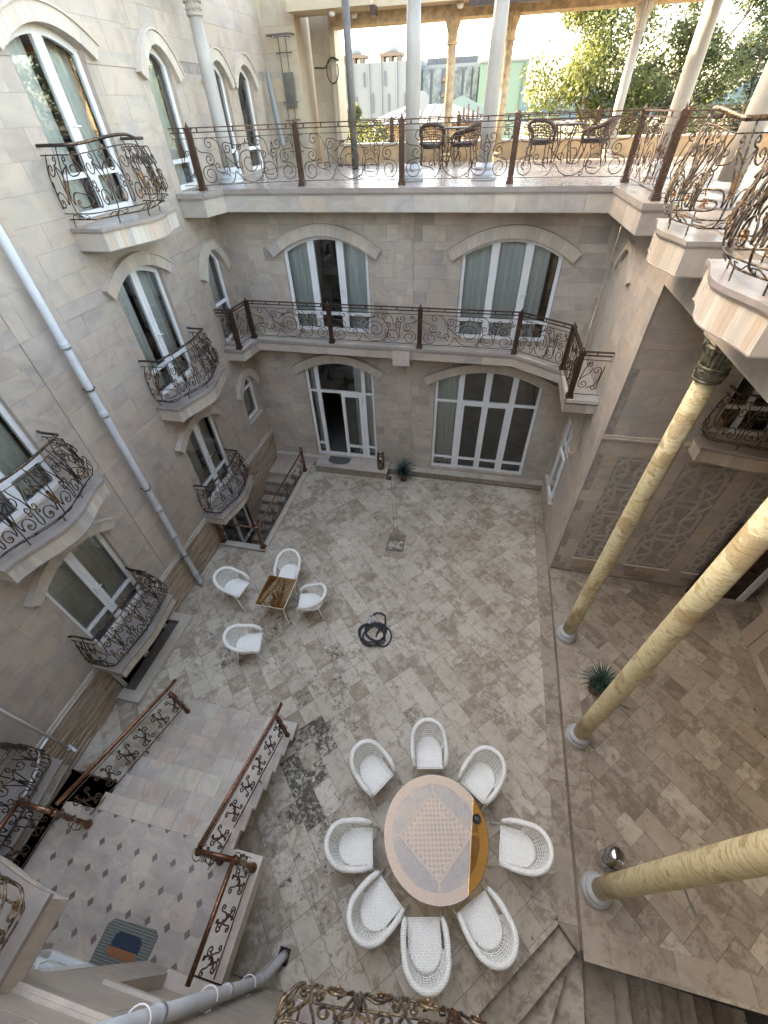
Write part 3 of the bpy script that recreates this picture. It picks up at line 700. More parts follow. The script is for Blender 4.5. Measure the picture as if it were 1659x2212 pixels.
for (a,c,z0,z1) in slots:
    z = z0
    while z < z1-.01:
        h = random.uniform(.03,.06); h = min(h,z1-z); u = a
        while u < c-.01:
            w = min(random.uniform(.15,.4), c-u); m = MB(); m.fbox(FS,u+.002,u+w-.002,z+.002,z+h-.002,-.03,random.uniform(-.01,.03),random.random()); obj('ledge_stone', m, M['ledge'], right); u += w
        z += h
for (a,c,z0,z1) in panels:
    m = MB(); m.fbox(FS,a,c,z0,z1,-.03,-.016,.6); pn = obj('panel', m, M['wall'], right)
    m = MB(); m.fbox(FS,a-.03,c+.03,z0-.04,z0,-.01,.03,.6); obj('panel_sill', m, M['trim'], right)
    # interlaced octagons and stars in raised strips
    P = .62; nx = max(1, round((c-a)/P)); P = (c-a)/nx; nz = round((z1-z0)/P); Pz = (z1-z0)/nz
    def seg(p, q):
        p, q = list(p), list(q)
        L = math.hypot(q[0]-p[0], q[1]-p[1]); 
        if L < 1e-4: return
        tx, tz = (q[0]-p[0])/L, (q[1]-p[1])/L; w2 = .027; dz = random.uniform(0,.003)
        A = [(p[0]-tz*w2-tx*.01,p[1]+tx*w2-tz*.01),(p[0]+tz*w2-tx*.01,p[1]-tx*w2-tz*.01),(q[0]+tz*w2+tx*.01,q[1]-tx*w2+tz*.01),(q[0]-tz*w2+tx*.01,q[1]+tx*w2+tz*.01)]
        A = [(min(max(x,a),c),min(max(y_,z0),z1)) for x,y_ in A]
        s_ = MB(); s_.add([FS(x,y_,-.025) for x,y_ in A]+[FS(x,y_,.001+dz) for x,y_ in A],[(4,5,6,7),(0,1,5,4),(1,2,6,5),(2,3,7,6),(3,0,4,7)],.45)
        obj('lattice_strip', s_, M['wall'], pn)
    for i in range(nx):
        for j in range(nz):
            cx, cz = a+(i+.5)*P, z0+(j+.5)*Pz
            k = .5; t_ = .22
            oc = [(cx+P*x,cz+Pz*y_) for x,y_ in ((-t_,-.42),(t_,-.42),(.42,-t_),(.42,t_),(t_,.42),(-t_,.42),(-.42,t_),(-.42,-t_))]
            for q in range(8): seg(oc[q], oc[(q+1)%8])
            for sx,sy in ((1,1),(1,-1),(-1,1),(-1,-1)):
                seg((cx+P*.32*sx,cz+Pz*.32*sy),(cx+P*.5*sx,cz+Pz*.5*sy))
                seg((cx+P*.22*sx,cz+Pz*.42*sy),(cx+P*.22*sx,cz+Pz*.5*sy)); seg((cx+P*.42*sx,cz+Pz*.22*sy),(cx+P*.10*sx,cz+Pz*.05*sy)); seg((cx+P*.10*sx,cz+Pz*.05*sy),(cx+P*.22*sx,cz-Pz*.42*sy))
            if (i+j)%2 == 0:
                seg((cx-P*.42,cz-Pz*.1),(cx-P*.5,cz-Pz*.1)); seg((cx+P*.42,cz+Pz*.1),(cx+P*.5,cz+Pz*.1))
window(right, FS, o, [(4.55,.08),(5.1,.12)], [(o['u0'],o['u1'],4.85,.07)], curt=())
# outer wall of the portico x = 6.45 with plinth
FX = frame((6.45,0,0),(0,1,0),(-1,0,0))
m = MB(); m.fbox(FX,-.9,6.1,0,6.72,-.3,-.01); obj('wall', m, M['joint'], right)
cells = stone_cells(FX,-.9,5.75,1.1,6.7,[],.31,.35,.7)+stone_cells(FX,5.75,6.1,.15,6.7,[],.6,.34,.36,d=.03)
cells += stone_cells(FX,-.9,5.75,.16,.95,[],.79,.3,.35,tone=.6)
emit(cells,'stone',M['wall'],right,80)
m = MB(); m.fbox(FX,-.9,5.75,.95,1.08,-.01,.06,.5); m.box((6.45,6.08,.1),(7.2,6.1,6.72),.5); m.box((7.15,6.1,.1),(7.2,7.2,6.72),.5); obj('dado_moulding', m, M['trim'], right)
m = MB(); m.box((6.21,7.225,0),(7.6,7.4,7.1)); m.box((7.42,-1.2,-2.5),(7.6,7.22,7.1)); obj('rear_wall', m, M['joint'], right)  # walls added to close the corridor against leaking daylight
m = MB(); m.fbox(FX,3.2,5.5,.35,.85,-.005,.012,.3); obj('plinth_panel', m, M['ledge'], right)
# dark carved door in the corner
dw = MB(); FD = frame((0,7.02,0),(1,0,0),(0,-1,0)); dw.fbox(FD,5.6,6.66,.155,2.5,-.06,0); 
M['wood'] = plain('carved_dark_wood', (0.055,0.028,0.018), 0.4, nscale=6, namt=.3)
dr = obj('door', dw, M['wood'], right)
for zz in (.22,.62,1.35,2.0):
    d_ = MB(); d_.fbox(FD,5.7,6.08,zz,zz+(.3 if zz<.5 else .55),0,.02); d_.fbox(FD,6.18,6.56,zz,zz+(.3 if zz<.5 else .55),0,.02); obj('door_panel', d_, M['wood'], dr)
    d_ = MB()
    for cx in (5.89,6.37):
        d_.tube([FD(cx+.14*math.cos(a*.35),zz+.13+.07*math.sin(a*.7),.024) for a in range(19)],.012,5)
    obj('carving', d_, M['iron'], dr)
m = MB(); m.fbox(FD,6.66,6.80,.155,2.6,-.06,.04); obj('door_frame', m, M['white'], right)
# ---- stair pit down beside the portico ----------------------------------------
pit = thing('basement_stairs', 'sunken stone stairs turning down below the portico edge', 'stairs', (3,-.3,0))
Pv = (2.48,.33)
def zscale(p, z): k=(8.6-z)/8.6; return (p[0]*k, p[1]*k)
def stp(poly, z, name='step'):
    m = MB(); m.prism(poly, z-.17, z, random.random()); obj(name, m, M['floor2'], pit)
L1 = [(2.24,.57),(.70,-.97)]; L2 = [Pv,(1.10,-1.09)]
stp([L1[0],L1[1],(1.10,-1.1),Pv],-.15)
def ext(p,q,y): t_=(y-p[1])/(q[1]-p[1]); return (p[0]+(q[0]-p[0])*t_, y)
e2 = zscale(ext(Pv,(1.66,-.5),-1.3),-.3)
stp([Pv,(1.0,-1.3),ext(Pv,(2.15,-.39),-1.3)],-.32)
stp([Pv,ext(Pv,(2.15,-.39),-1.3),ext((2.62,.3),(2.60,-.28),-1.3),(2.66,.3)],-.49)
xs_ = [2.66,2.88,3.10,3.30,3.50,3.70]; zz = -.66; prev = 2.66
for i in range(9):
    k = (8.6-zz)/8.6; x1 = (2.88+.205*i)*k; stp([(prev+.018,-1.3),(x1,-1.3),(x1,.295),(prev+.018,.295)],zz); prev = x1; zz -= .17
m = MB(); m.box((prev,-1.3,-2.5),(7.2,.30,-2.4)); m.box((-.9,-1.4,-2.5),(7.2,-1.3,0)); m.box((2.48,.30,-2.5),(7.2,.36,-.02)); m.box((7.15,-1.3,-2.5),(7.2,.3,.1)); m.box((.7,-1.3,-.6),(2.6,.3,-.55)); obj('pit_wall', m, M['grout'], pit)
m = MB(); a = 2.5
while a < 6.4:
    c = a+.7; mm = MB(); mm.box((a+.002,.262,.12),(c-.002,.302,.1565),random.random()); obj('nosing', mm, M['floor2'], pit); a = c
m.v=[];m.f=[];m.r=[];m.st=[]
m.box((2.5,.298,-.3),(6.4,.302,.12),.5); obj('edge_face', m, M['floor2'], pit)
# ---- terrace ------------------------------------------------------------------
terr = thing('roof_terrace', 'marble floored roof terrace with slab edge over the back wing', 'terrace', (0,13,7.12))
edge = [(-6.4,9.40),(-5.86,9.42),(-5.74,10.08),(2.06,10.03),(2.14,8.10),(2.5,8.10)]
m = MB(); m.prism(edge+[(2.5,10.65),(-6.4,10.65)], 7.12, 7.44, .4); 
m.box((-6.4,10.65,7.12),(7.4,16.0,7.44)); m.box((2.5,-.9,7.12),(7.4,10.65,7.44)); obj('slab', m, M['joint'], terr)
def offset_poly(pl, d):
    out = []
    for i,p in enumerate(pl):
        out.append(p)
    return out
# lip pieces, facing stones
def edge_stones(pts, z0, z1, mat, parent, name, wmin, wmax, thick=.012, lip=None, flip=1):
    for i in range(len(pts)-1):
        p, q = Vector(pts[i]), Vector(pts[i+1]); L = (q-p).length; t_ = (q-p)/L; n_ = Vector((t_.y,-t_.x))*flip
        F = frame((p.x,p.y,0),(t_.x,t_.y,0),(n_.x,n_.y,0)); u = 0
        while u < L-.001:
            w = random.uniform(wmin,wmax); e = min(L,u+w)
            if L-e < wmin*.4: e = L
            m = MB(); m.fbox(F,u+.0015,e-.0015,z0,z1,-.01,thick,random.random()); obj(name, m, mat, parent); u = e
        if lip:
            k_ = .0016*i; m = MB(); m.fbox(F,-.0,L+.012,lip[0]-k_,lip[1]-k_,-.35,lip[2]-k_,random.random()); m.fbox(F,0,L,lip[0]-.035-k_,lip[0]-k_,-.05,lip[2]-.02-k_,.3); obj('edge_lip', m, M['terrace'], parent)
edge_stones(edge,7.12,7.40,M['wall'],terr,'facing_stone',.4,.7,lip=(7.44,7.525,.045))
m = MB(); x = -6.4
cells=[]
for i in range(24):
    for j in range(9):
        x0,y0 = -6.4+i*.575, 10.1+j*.65
        mm = MB(); mm.box((x0+.001,y0+.001,7.44),(min(7.4,x0+.574),y0+.649,7.52),random.random()); cells.append((screen_area([(x0,y0,7.52),(x0+.57,y0,7.52),(x0+.57,y0+.65,7.52),(x0,y0+.65,7.52)]),mm))
for i in range(8):
    for j in range(17):
        x0,y0 = 2.5+i*.6, -.9+j*.647
        mm = MB(); mm.box((x0+.001,y0+.001,7.44),(x0+.599,y0+.646,7.519),random.random()); cells.append((screen_area([(x0,y0,7.52),(x0+.6,y0,7.52),(x0+.6,y0+.65,7.52),(x0,y0+.65,7.52)]),mm))
emit(cells,'floor_slab',M['terrace'],terr,160)
par = thing('parapet_wall', 'low ochre plastered parapet along the far edge of the terrace', 'wall', (0,15.75,7.52))
m = MB(); m.box((-4.75,15.68,7.50),(7.4,15.98,7.90)); m.box((7.1,-.9,7.50),(7.4,15.68,7.90)); obj('upstand', m, M['plaster'], par)
m = MB(); m.box((-4.75,15.65,7.90),(7.4,16.01,7.94)); obj('coping', m, M['trim'], par)
ph = thing('pier', 'stone clad stair pier at the left end of the roof terrace', 'pier', (-5.4,15,7.5))
m = MB(); m.box((-6.4,14.945,7.5),(-5.453,15.4,12)); m.box((-5.46,16.045,7.5),(-4.8,16.4,12)); m.box((-4.8,15.62,7.5),(-4.66,16.4,12)); m.box((-6.4,15.4,7.5),(-5.55,16.4,12)); obj('wall', m, M['pier'], ph)
FP = frame((0,14.93,0),(1,0,0),(0,-1,0)); FP2 = frame((0,16.03,0),(1,0,0),(0,-1,0))
cells = stone_cells(FP,-6.4,-5.45,7.52,12,[],.45,.4,.6)+stone_cells(FP2,-5.45,-4.8,7.52,12,[],.45,.3,.6)
emit(cells,'stone',M['pier'],ph,60)
# roof over the terrace
roof = thing('terrace_roof', 'flat plastered roof on columns over the terrace', 'roof', (0,13,10.3))
m = MB()
for r in ((-5.45,-3.4,14.5,15.4),(-1.2,7.4,14.5,15.4),(-3.4,-1.2,14.85,15.4)): m.box((r[0],r[2],10.36),(r[1]-.001,r[3],10.6))
m.box((-6.4,10.7,10.42),(7.4,11.3,10.9)); m.box((1.88,-3,10.42),(7.4,10.7,10.56)); obj('ceiling', m, M['soffit'], roof)
m = MB(); m.box((-4.66,15.38,10.16),(7.4,15.98,10.60)); obj('edge_beam', m, M['coltan'], roof)
m = MB(); m.box((-3.42,14.5,10.2),(-3.3,14.8,10.36)); m.box((-1.15,14.4,10.2),(2.6,14.52,10.355)); obj('timber', m, M['wood'], roof)
for (x_,y_) in ((-4.4,14.7),(-4.0,15.25),(-1.4,15.1)):
    l = thing('ceiling_lamp', {(-4.4):'round ceiling lamp nearest the pier',(-4.0):'small round ceiling lamp beside the dark steel pole',(-1.4):'round ceiling lamp near the carved tan column'}[x_], 'lamp', (x_,y_,10.36), 'round lamps under the terrace roof')
    m = MB(); m.lathe([(.10,0),(.10,-.03),(.085,-.035)],(x_,y_,10.36),20); obj('base', m, M['soffit'], l)
    m = MB(); m.lathe([(.08,-.035),(.075,-.075),(.045,-.10),(.01,-.105)],(x_,y_,10.36),20); obj('lamp_shade', m, M['white'], l, smooth=True)
# ---- lower balcony along the back wing ---------------------------------------
gal = thing('gallery_slab', 'long angled balcony slab between ground and first floor of the back wing', 'balcony', (-2,10.2,4.03))
e2_ = [(-6.4,9.40),(-5.90,9.42),(-5.82,10.16),(.86,10.12),(1.92,9.40),(1.88,8.14),(2.5,8.14)]
m = MB(); m.prism(e2_+[(2.5,10.65),(-6.4,10.65)],4.03,4.26,.4); obj('slab', m, M['joint'], gal)
edge_stones(e2_,4.03,4.235,M['wall'],gal,'facing_stone',.3,.55,lip=(4.26,4.325,.04))
cells = []
for i in range(16):
    for j in range(5):
        poly = clip_rect([(-6.4+i*.56,8.1+j*.52),(-6.4+i*.56+.557,8.1+j*.52),(-6.4+i*.56+.557,8.1+j*.52+.517),(-6.4+i*.56,8.1+j*.52+.517)],-6.4,2.5,8.1,10.65)
        for A,B in (((-5.82,10.16),(.86,10.12)),):
            q = poly
            if len(q)>2:
                cx = sum(p[0] for p in q)/len(q); cy = sum(p[1] for p in q)/len(q)
                if -5.7 < cx < .8: q = clip(q,0,-1,-10.17)
                elif cx <= -5.7: q = clip(q,0,-1,-9.43); q = clip(q,1,0,-5.86) if cy < 10.1 else q
                else:
                    q = clip(q,-(9.40-10.12)*-1,-(1.92-.86),-((.72)*.86+1.06*10.12)) if cy > 9.3 else q
                    if len(q)>2 and cx<1.9: q = clip(q,-1,0,-1.9)if cy<9.4 else q
                if len(q) > 2 and parea(q)>.01:
                    mm = MB(); mm.prism(q,4.255,4.328,random.random()); cells.append((screen_area([(p[0],p[1],4.33) for p in q]),mm))
emit(cells,'floor_slab',M['trim'],gal,90)
m = MB(); m.box((-2.10,10.08,3.87),(-1.66,10.65,4.24),.7); obj('corbel', m, M['trim'], gal)
# ---- our own facade (camera side) ---------------------------------------------
FO = frame((0,-.9,0),(1,0,0),(0,1,0))
own = thing('near_wing', 'near marble house front with entrance door beside the landing, seen from above', 'building', (-2,-.9,0))
ex = [(-5.2,-3.0,0,3.3),(-2.6,-1.95,1.5,2.9)]
m = MB()
rects = [(-6.4,2.45,-.3,9.9)]
for e in ex: rects = [q for r in rects for q in rect_sub(r,e)]
for a0,a1,b0,b1 in rects: m.fbox(FO,a0,a1,b0,b1,-.3,-.01)
m.fbox(FO,2.45,7.4,.0,9.9,-1.0,-.7)
m.fbox(FO,-5.2,-3.0,3.3,3.55,-.5,-.3); m.fbox(FO,-2.6,-1.95,1.5,2.9,-.32,-.12); m.box((-3.0,-1.4,0),(-2.9,-1.2,3.3)); obj('wall', m, M['wall_smooth'], own)
cells = []
for z0,z1 in ((1.2,3.62),(3.62,3.98),(4.1,6.6),(6.6,7.4)): cells += stone_cells(FO,-6.4,2.45,z0,z1,[],.36,.4,.8,extra=ex)
cells += stone_cells(FO,-1.95,2.45,0.02,1.2,[],.4,.4,.8)
emit(cells,'stone',M['wall_smooth'],own,120)
m = MB(); m.fbox(FO,-5.2,2.4,3.985,4.085,-.01,.022,.5); m.fbox(FO,-5.2,2.4,4.03,4.055,.022,.05,.5); obj('cornice', m, M['trim'], own)
m = MB(); m.fbox(FO,-2.62,-1.93,1.42,1.506,-.11,.03,.5); m.fbox(FO,-2.62,-1.93,2.894,2.98,-.11,.03,.4); obj('niche_trim', m, M['trim'], own)
m = MB(); m.fbox(FO,-5.0,-4.28,1.2,3.3,-.5,-.12,.4); m.fbox(FO,-3.02,-3.0,1.2,3.3,-.4,0,.4); obj('door_jamb', m, M['wall_smooth'], own)
FDo = frame((0,-1.07,0),(1,0,0),(0,1,0)); d_ = MB()
for r in ((-4.27,-4.19,1.22,3.3),(-3.10,-3.02,1.22,3.3),(-4.19,-3.1,1.22,1.30),(-4.19,-3.1,2.9,2.98),(-3.70,-3.58,1.3,2.9),(-4.19,-3.7,1.75,1.83),(-3.58,-3.1,1.75,1.83)): d_.fbox(FDo,*r,-.06,0,.5)
dd = obj('door', d_, M['white'], own)
d_ = MB(); d_.poly([FDo(-4.19,1.3,-.03),FDo(-3.1,1.3,-.03),FDo(-3.1,3.3,-.03),FDo(-4.19,3.3,-.03)]); obj('pane', d_, M['glass'], dd)
d_ = MB(); d_.tube([FDo(-3.6,2.15,.0),FDo(-3.6,2.15,.06),FDo(-3.62,2.28,.08),FDo(-3.62,2.42,.06),FDo(-3.6,2.45,0)],.014,8); obj('handle', d_, M['white'], dd)
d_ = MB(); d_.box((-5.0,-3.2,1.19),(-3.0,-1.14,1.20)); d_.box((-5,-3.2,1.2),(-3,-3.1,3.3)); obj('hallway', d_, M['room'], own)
# ------------------------------------------------------------ scrollwork
def spiral(cx, cy, R0, a_end, turns, sgn=1, tail=None, n=None, r_in=.12):
    """curl from its centre outwards, ending at angle a_end, then running to the tail point"""
    n = n or max(10, int(turns*15)); P = []
    for i in range(n+1):
        t = i/n; a = a_end - sgn*2*math.pi*turns*(1-t); r = R0*(r_in+(1-r_in)*t**.85); P.append((cx+r*math.cos(a), cy+r*math.sin(a)))
    if tail:
        p = P[-1]; tx, ty = -sgn*math.sin(a_end), sgn*math.cos(a_end); L = math.hypot(tail[0]-p[0], tail[1]-p[1])
        c1 = (p[0]+tx*L*.5, p[1]+ty*L*.5)
        tl = tail[2:] if len(tail) > 2 else None
        c2 = (tail[0]-tl[0]*L*.45, tail[1]-tl[1]*L*.45) if tl else ((p[0]+tail[0])/2+(tx*.3)*L, (p[1]+tail[1])/2+(ty*.3)*L)
        for i in range(1, 10):
            t = i/9; k = 1-t
            P.append(tuple(k**3*p[d]+3*k*k*t*c1[d]+3*k*t*t*c2[d]+t**3*tail[d] for d in (0,1)))
    return P
def mirror(P, c): return [(2*c-x, y) for x, y in P]
def rosette(mb, c, n, r, rnd=.5):
    """small six-petalled flower facing n"""
    c, n = Vector(c), Vector(n).normalized(); a = n.orthogonal().normalized(); b_ = n.cross(a)
    for k in range(6):
        t = k*math.pi/3+.3; d = a*math.cos(t)+b_*math.sin(t); e = n.cross(d)
        p0 = c+n*.004; p1 = c+d*r*.55+e*r*.28+n*r*.25; p2 = c+d*r+n*r*.10; p3 = c+d*r*.55-e*r*.28+n*r*.25
        mb.add([p0,p1,p2,p3,c-n*.004],[(0,1,2,3),(4,3,2,1)],rnd)
    mb.ball(tuple(c+n*r*.22), r*.24, 6, 4)
def leafspray(mb, M_, x, y0, y1, w, rnd=.5):
    n = 7
    for k in range(n):
        y = y0+(y1-y0)*k/n
        for s in (-1,1):
            a = M_(x,y); b_ = M_(x+s*w,y+(y1-y0)*.18); c = M_(x+s*w*.35,y+(y1-y0)*.22)
            off = Vector(M_.n(x,y))*.012
            mb.add([Vector(a)+off,Vector(b_)+off*.3,Vector(c)+off*1.2,Vector(a)-off,Vector(b_)-off*.3],[(0,1,2),(3,2,4),(0,2,3)],rnd)
# panel of the long railings, drawn in the unit 2.1 x 0.80
def long_panel(w, h):
    k = w/2.1; P = []
    def s(*a, **q):
        pts = spiral(*a, **q); P.append([(x*k, min(max(y,.01),.8)*h/.8) for x, y in pts])
    s(1.08,.34,.235,math.pi*1.2,1.75,1, tail=None)
    s(1.08,.34,.33,math.pi*1.15,.78,-1, tail=(.62,.03,-1,.1), r_in=.93)
    s(.84,.30,.07,.2,1.1,-1, tail=(.60,.46,-.6,.6))
    s(.20,.17,.155,math.pi*.95,1.25,-1, tail=(.33,.33,.9,.2), r_in=.3); s(.245,.42,.10,0,1.3,1, tail=(.03,.62,0,1))
    s(.40,.30,.06,math.pi,1.0,1, tail=(.62,.12,.5,-.9)); s(.56,.24,.07,0,1.1,-1, tail=(.60,.56,.1,1))
    s(.30,.66,.09,math.pi*.5,1.1,-1, tail=(.56,.50,.3,-1)); s(.66,.58,.085,math.pi,1.2,-1, tail=(.98,.63,1,.3)); s(.90,.60,.06,0,1.1,1, tail=(.74,.47,-1,-.2))
    s(1.13,.69,.065,math.pi*.9,1.0,-1, tail=(1.02,.60,-.6,-.8)); s(1.32,.66,.08,math.pi*.5,1.2,-1, tail=(1.52,.44,.1,-1)); s(1.40,.46,.06,0,1.1,1, tail=(1.30,.56,-.6,1))
    s(1.50,.20,.155,math.pi*1.5,.8,1, tail=(1.66,.40,0,1), r_in=.85); s(1.42,.20,.06,math.pi*1.5,1.1,1, tail=(1.56,.14,1,.4)); s(1.28,.06,.045,0,1.1,1, tail=(1.34,.36,.3,1))
    s(1.62,.46,.08,math.pi*.5,1.2,-1, tail=(1.66,.28,-.1,-1)); s(1.72,.62,.10,math.pi,1.3,-1, tail=(1.60,.34,.3,-1))
    s(1.90,.17,.155,math.pi*.05,1.25,1, tail=(1.77,.33,-.9,.2), r_in=.3); s(1.855,.42,.10,math.pi,1.3,-1, tail=(2.07,.62,0,1)); s(1.96,.66,.05,0,1,-1, tail=(2.05,.56,.6,-.8))
    return P
def railpost(parent, p, z, h, mat, w=.095, name='post'):
    m = MB(); x, y = p
    m.box((x-w*.72,y-w*.72,z),(x+w*.72,y+w*.72,z+.05)); m.box((x-w*.60,y-w*.60,z+.05),(x+w*.60,y+w*.60,z+.09)); m.box((x-w*.5,y-w*.5,z+.09),(x+w*.5,y+w*.5,z+h-.05))
    for a in (-.28,0,.28): m.box((x+a*w-.004,y-w*.5-.004,z+.13),(x+a*w+.004,y+w*.5+.004,z+h-.1)); m.box((x-w*.5-.004,y+a*w-.004,z+.13),(x+w*.5+.004,y+a*w+.004,z+h-.1))
    m.box((x-w*.62,y-w*.62,z+h-.05),(x+w*.62,y+w*.62,z+h-.01)); m.lathe([(w*.3,0),(w*.34,.02),(w*.18,.05),(.004,.085)],(x,y,z+h-.01),8)
    obj(name, m, mat, parent)
class Lin:
    def __init__(s, p, q, z0, z1=None):
        s.p, s.q = Vector((p[0],p[1],z0)), Vector((q[0],q[1],z1 if z1 is not None else z0)); s.L = (Vector(q[:2])-Vector(p[:2])).length
        d = (s.q-s.p); s.nn = Vector((d.y,-d.x,0)).normalized()
    def __call__(s, u, v): t = u/s.L; q = s.p+(s.q-s.p)*t; return (q.x, q.y, q.z+v)
    def n(s, u, v): return s.nn
def straight_rail(name, label, pts, z, h, mat, group=None, posts=None, r=.0085):
    root = thing(name, label, 'railing', (pts[0][0],pts[0][1],z), group)
    for i in range(len(pts)-1):
        p, q = pts[i], pts[i+1]; L = math.hypot(q[0]-p[0],q[1]-p[1]); M_ = Lin(p,q,z)
        m = MB(); d = Vector((q[0]-p[0],q[1]-p[1],0)).normalized(); n_ = Vector((d.y,-d.x,0))
        F = frame((p[0],p[1],0),tuple(d),tuple(n_))
        m.fbox(F,-.01,L+.01,z+h-.018,z+h,-.026,.026); m.fbox(F,0,L,z+h-.085,z+h-.068,-.016,.016)
        obj('handrail', m, mat, root)
        m = MB(); m.fbox(F,0,L,z+.085,z+.095,-.009,.009); m.fbox(F,0,L,z+h-.165,z+h-.155,-.007,.007); obj('rail_bar', m, mat, root)
        nb = max(1,int(L/.33))
        for k in range(nb):
            m = MB(); c = M_(L*(k+.5)/nb, h-.045)
            m.box((c[0]-.011,c[1]-.011,c[2]-.028),(c[0]+.011,c[1]+.011,c[2]+.028)); obj('spacer', m, mat, root)
        npan = max(1, round(L/2.1)) if L > 1.0 else 1
        if L > .9:
            for k in range(npan):
                u0, u1 = L*k/npan+.05, L*(k+1)/npan-.05
                for P in long_panel(u1-u0, h-.20):
                    m = MB(); m.tube([M_(u0+x, .09+y) for x,y in P], r, 5); obj('scroll', m, mat, root, smooth=True)
        elif L > .3:
            w = L-.1
            for P in (spiral(.28*w,.22,.2*w,math.pi,1.3,-1,tail=(.5*w,.55,0,1)), spiral(.7*w,.5,.18*w,0,1.3,-1,tail=(.45*w,.14,-1,-.3)), spiral(.3*w,.62,.12*w,0,1.2,1,tail=(.1*w,.3,0,-1)), spiral(.75*w,.16,.13*w,0,1.2,1,tail=(.95*w,.6,0,1))):
                m = MB(); m.tube([M_(.05+x,.09+y) for x,y in P], r, 5); obj('scroll', m, mat, root, smooth=True)
    for p in (posts or pts): railpost(root, p, z, h, mat)
    return root
# ------------------------------------------------------------ bellied balconies
def rounded(pts, r=.10, n=6):
    out = [Vector(pts[0])]
    for i in range(1, len(pts)-1):
        p, a, q = Vector(pts[i]), Vector(pts[i-1]), Vector(pts[i+1]); d1 = (a-p).normalized(); d2 = (q-p).normalized()
        rr = min(r, (a-p).length*.45, (q-p).length*.45); s = p+d1*rr; e = p+d2*rr
        for k in range(n+1):
            t = k/n; out.append(s*(1-t)**2+p*2*t*(1-t)+e*t*t)
    out.append(Vector(pts[-1])); return out
class Belly:
    def __init__(s, path, z, H, bel, hump, F):
        s.P = path; s.z = z; s.H = H; s.bel = bel; s.hump = hump; s.F = F; s.c = [0]
        for i in range(1,len(path)): s.c.append(s.c[-1]+(path[i]-path[i-1]).length)
        s.L = s.c[-1]
        s.N = []
        for i in range(len(path)):
            t = (path[min(i+1,len(path)-1)]-path[max(i-1,0)]).normalized(); s.N.append(Vector((-t.y, t.x)))
        mid = s.at(s.L/2)
        if mid[1].y < 0: s.N = [-a for a in s.N]
    def at(s, u):
        u = min(max(u,0),s.L)
        for i in range(1,len(s.c)):
            if u <= s.c[i]+1e-9:
                t = (u-s.c[i-1])/max(1e-9,s.c[i]-s.c[i-1]); return s.P[i-1].lerp(s.P[i],t), (s.N[i-1].lerp(s.N[i],t))
        return s.P[-1], s.N[-1]
    def prof(s, v):
        v = min(max(v,0),1); return s.bel*(math.sin(math.pi*v**.55) if v < 1 else 0) - .035*v
    def top(s, u):
        t = (u-s.L/2)/(s.L/2); return s.H + s.hump*max(0, math.cos(t*math.pi*.9))**1.5
    def __call__(s, u, y):
        p, n = s.at(u); T = s.top(u); v = y/s.H; fade = min(1, min(u, s.L-u)/.12+.25)
        q = p + n*s.prof(v)*fade; return s.F(q.x, s.z+v*T, q.y)
    def n(s, u, y):
        p, n = s.at(u); a = s.F(p.x,0,p.y); b_ = s.F(p.x+n.x,0,p.y+n.y); return Vector((b_[0]-a[0],b_[1]-a[1],0))
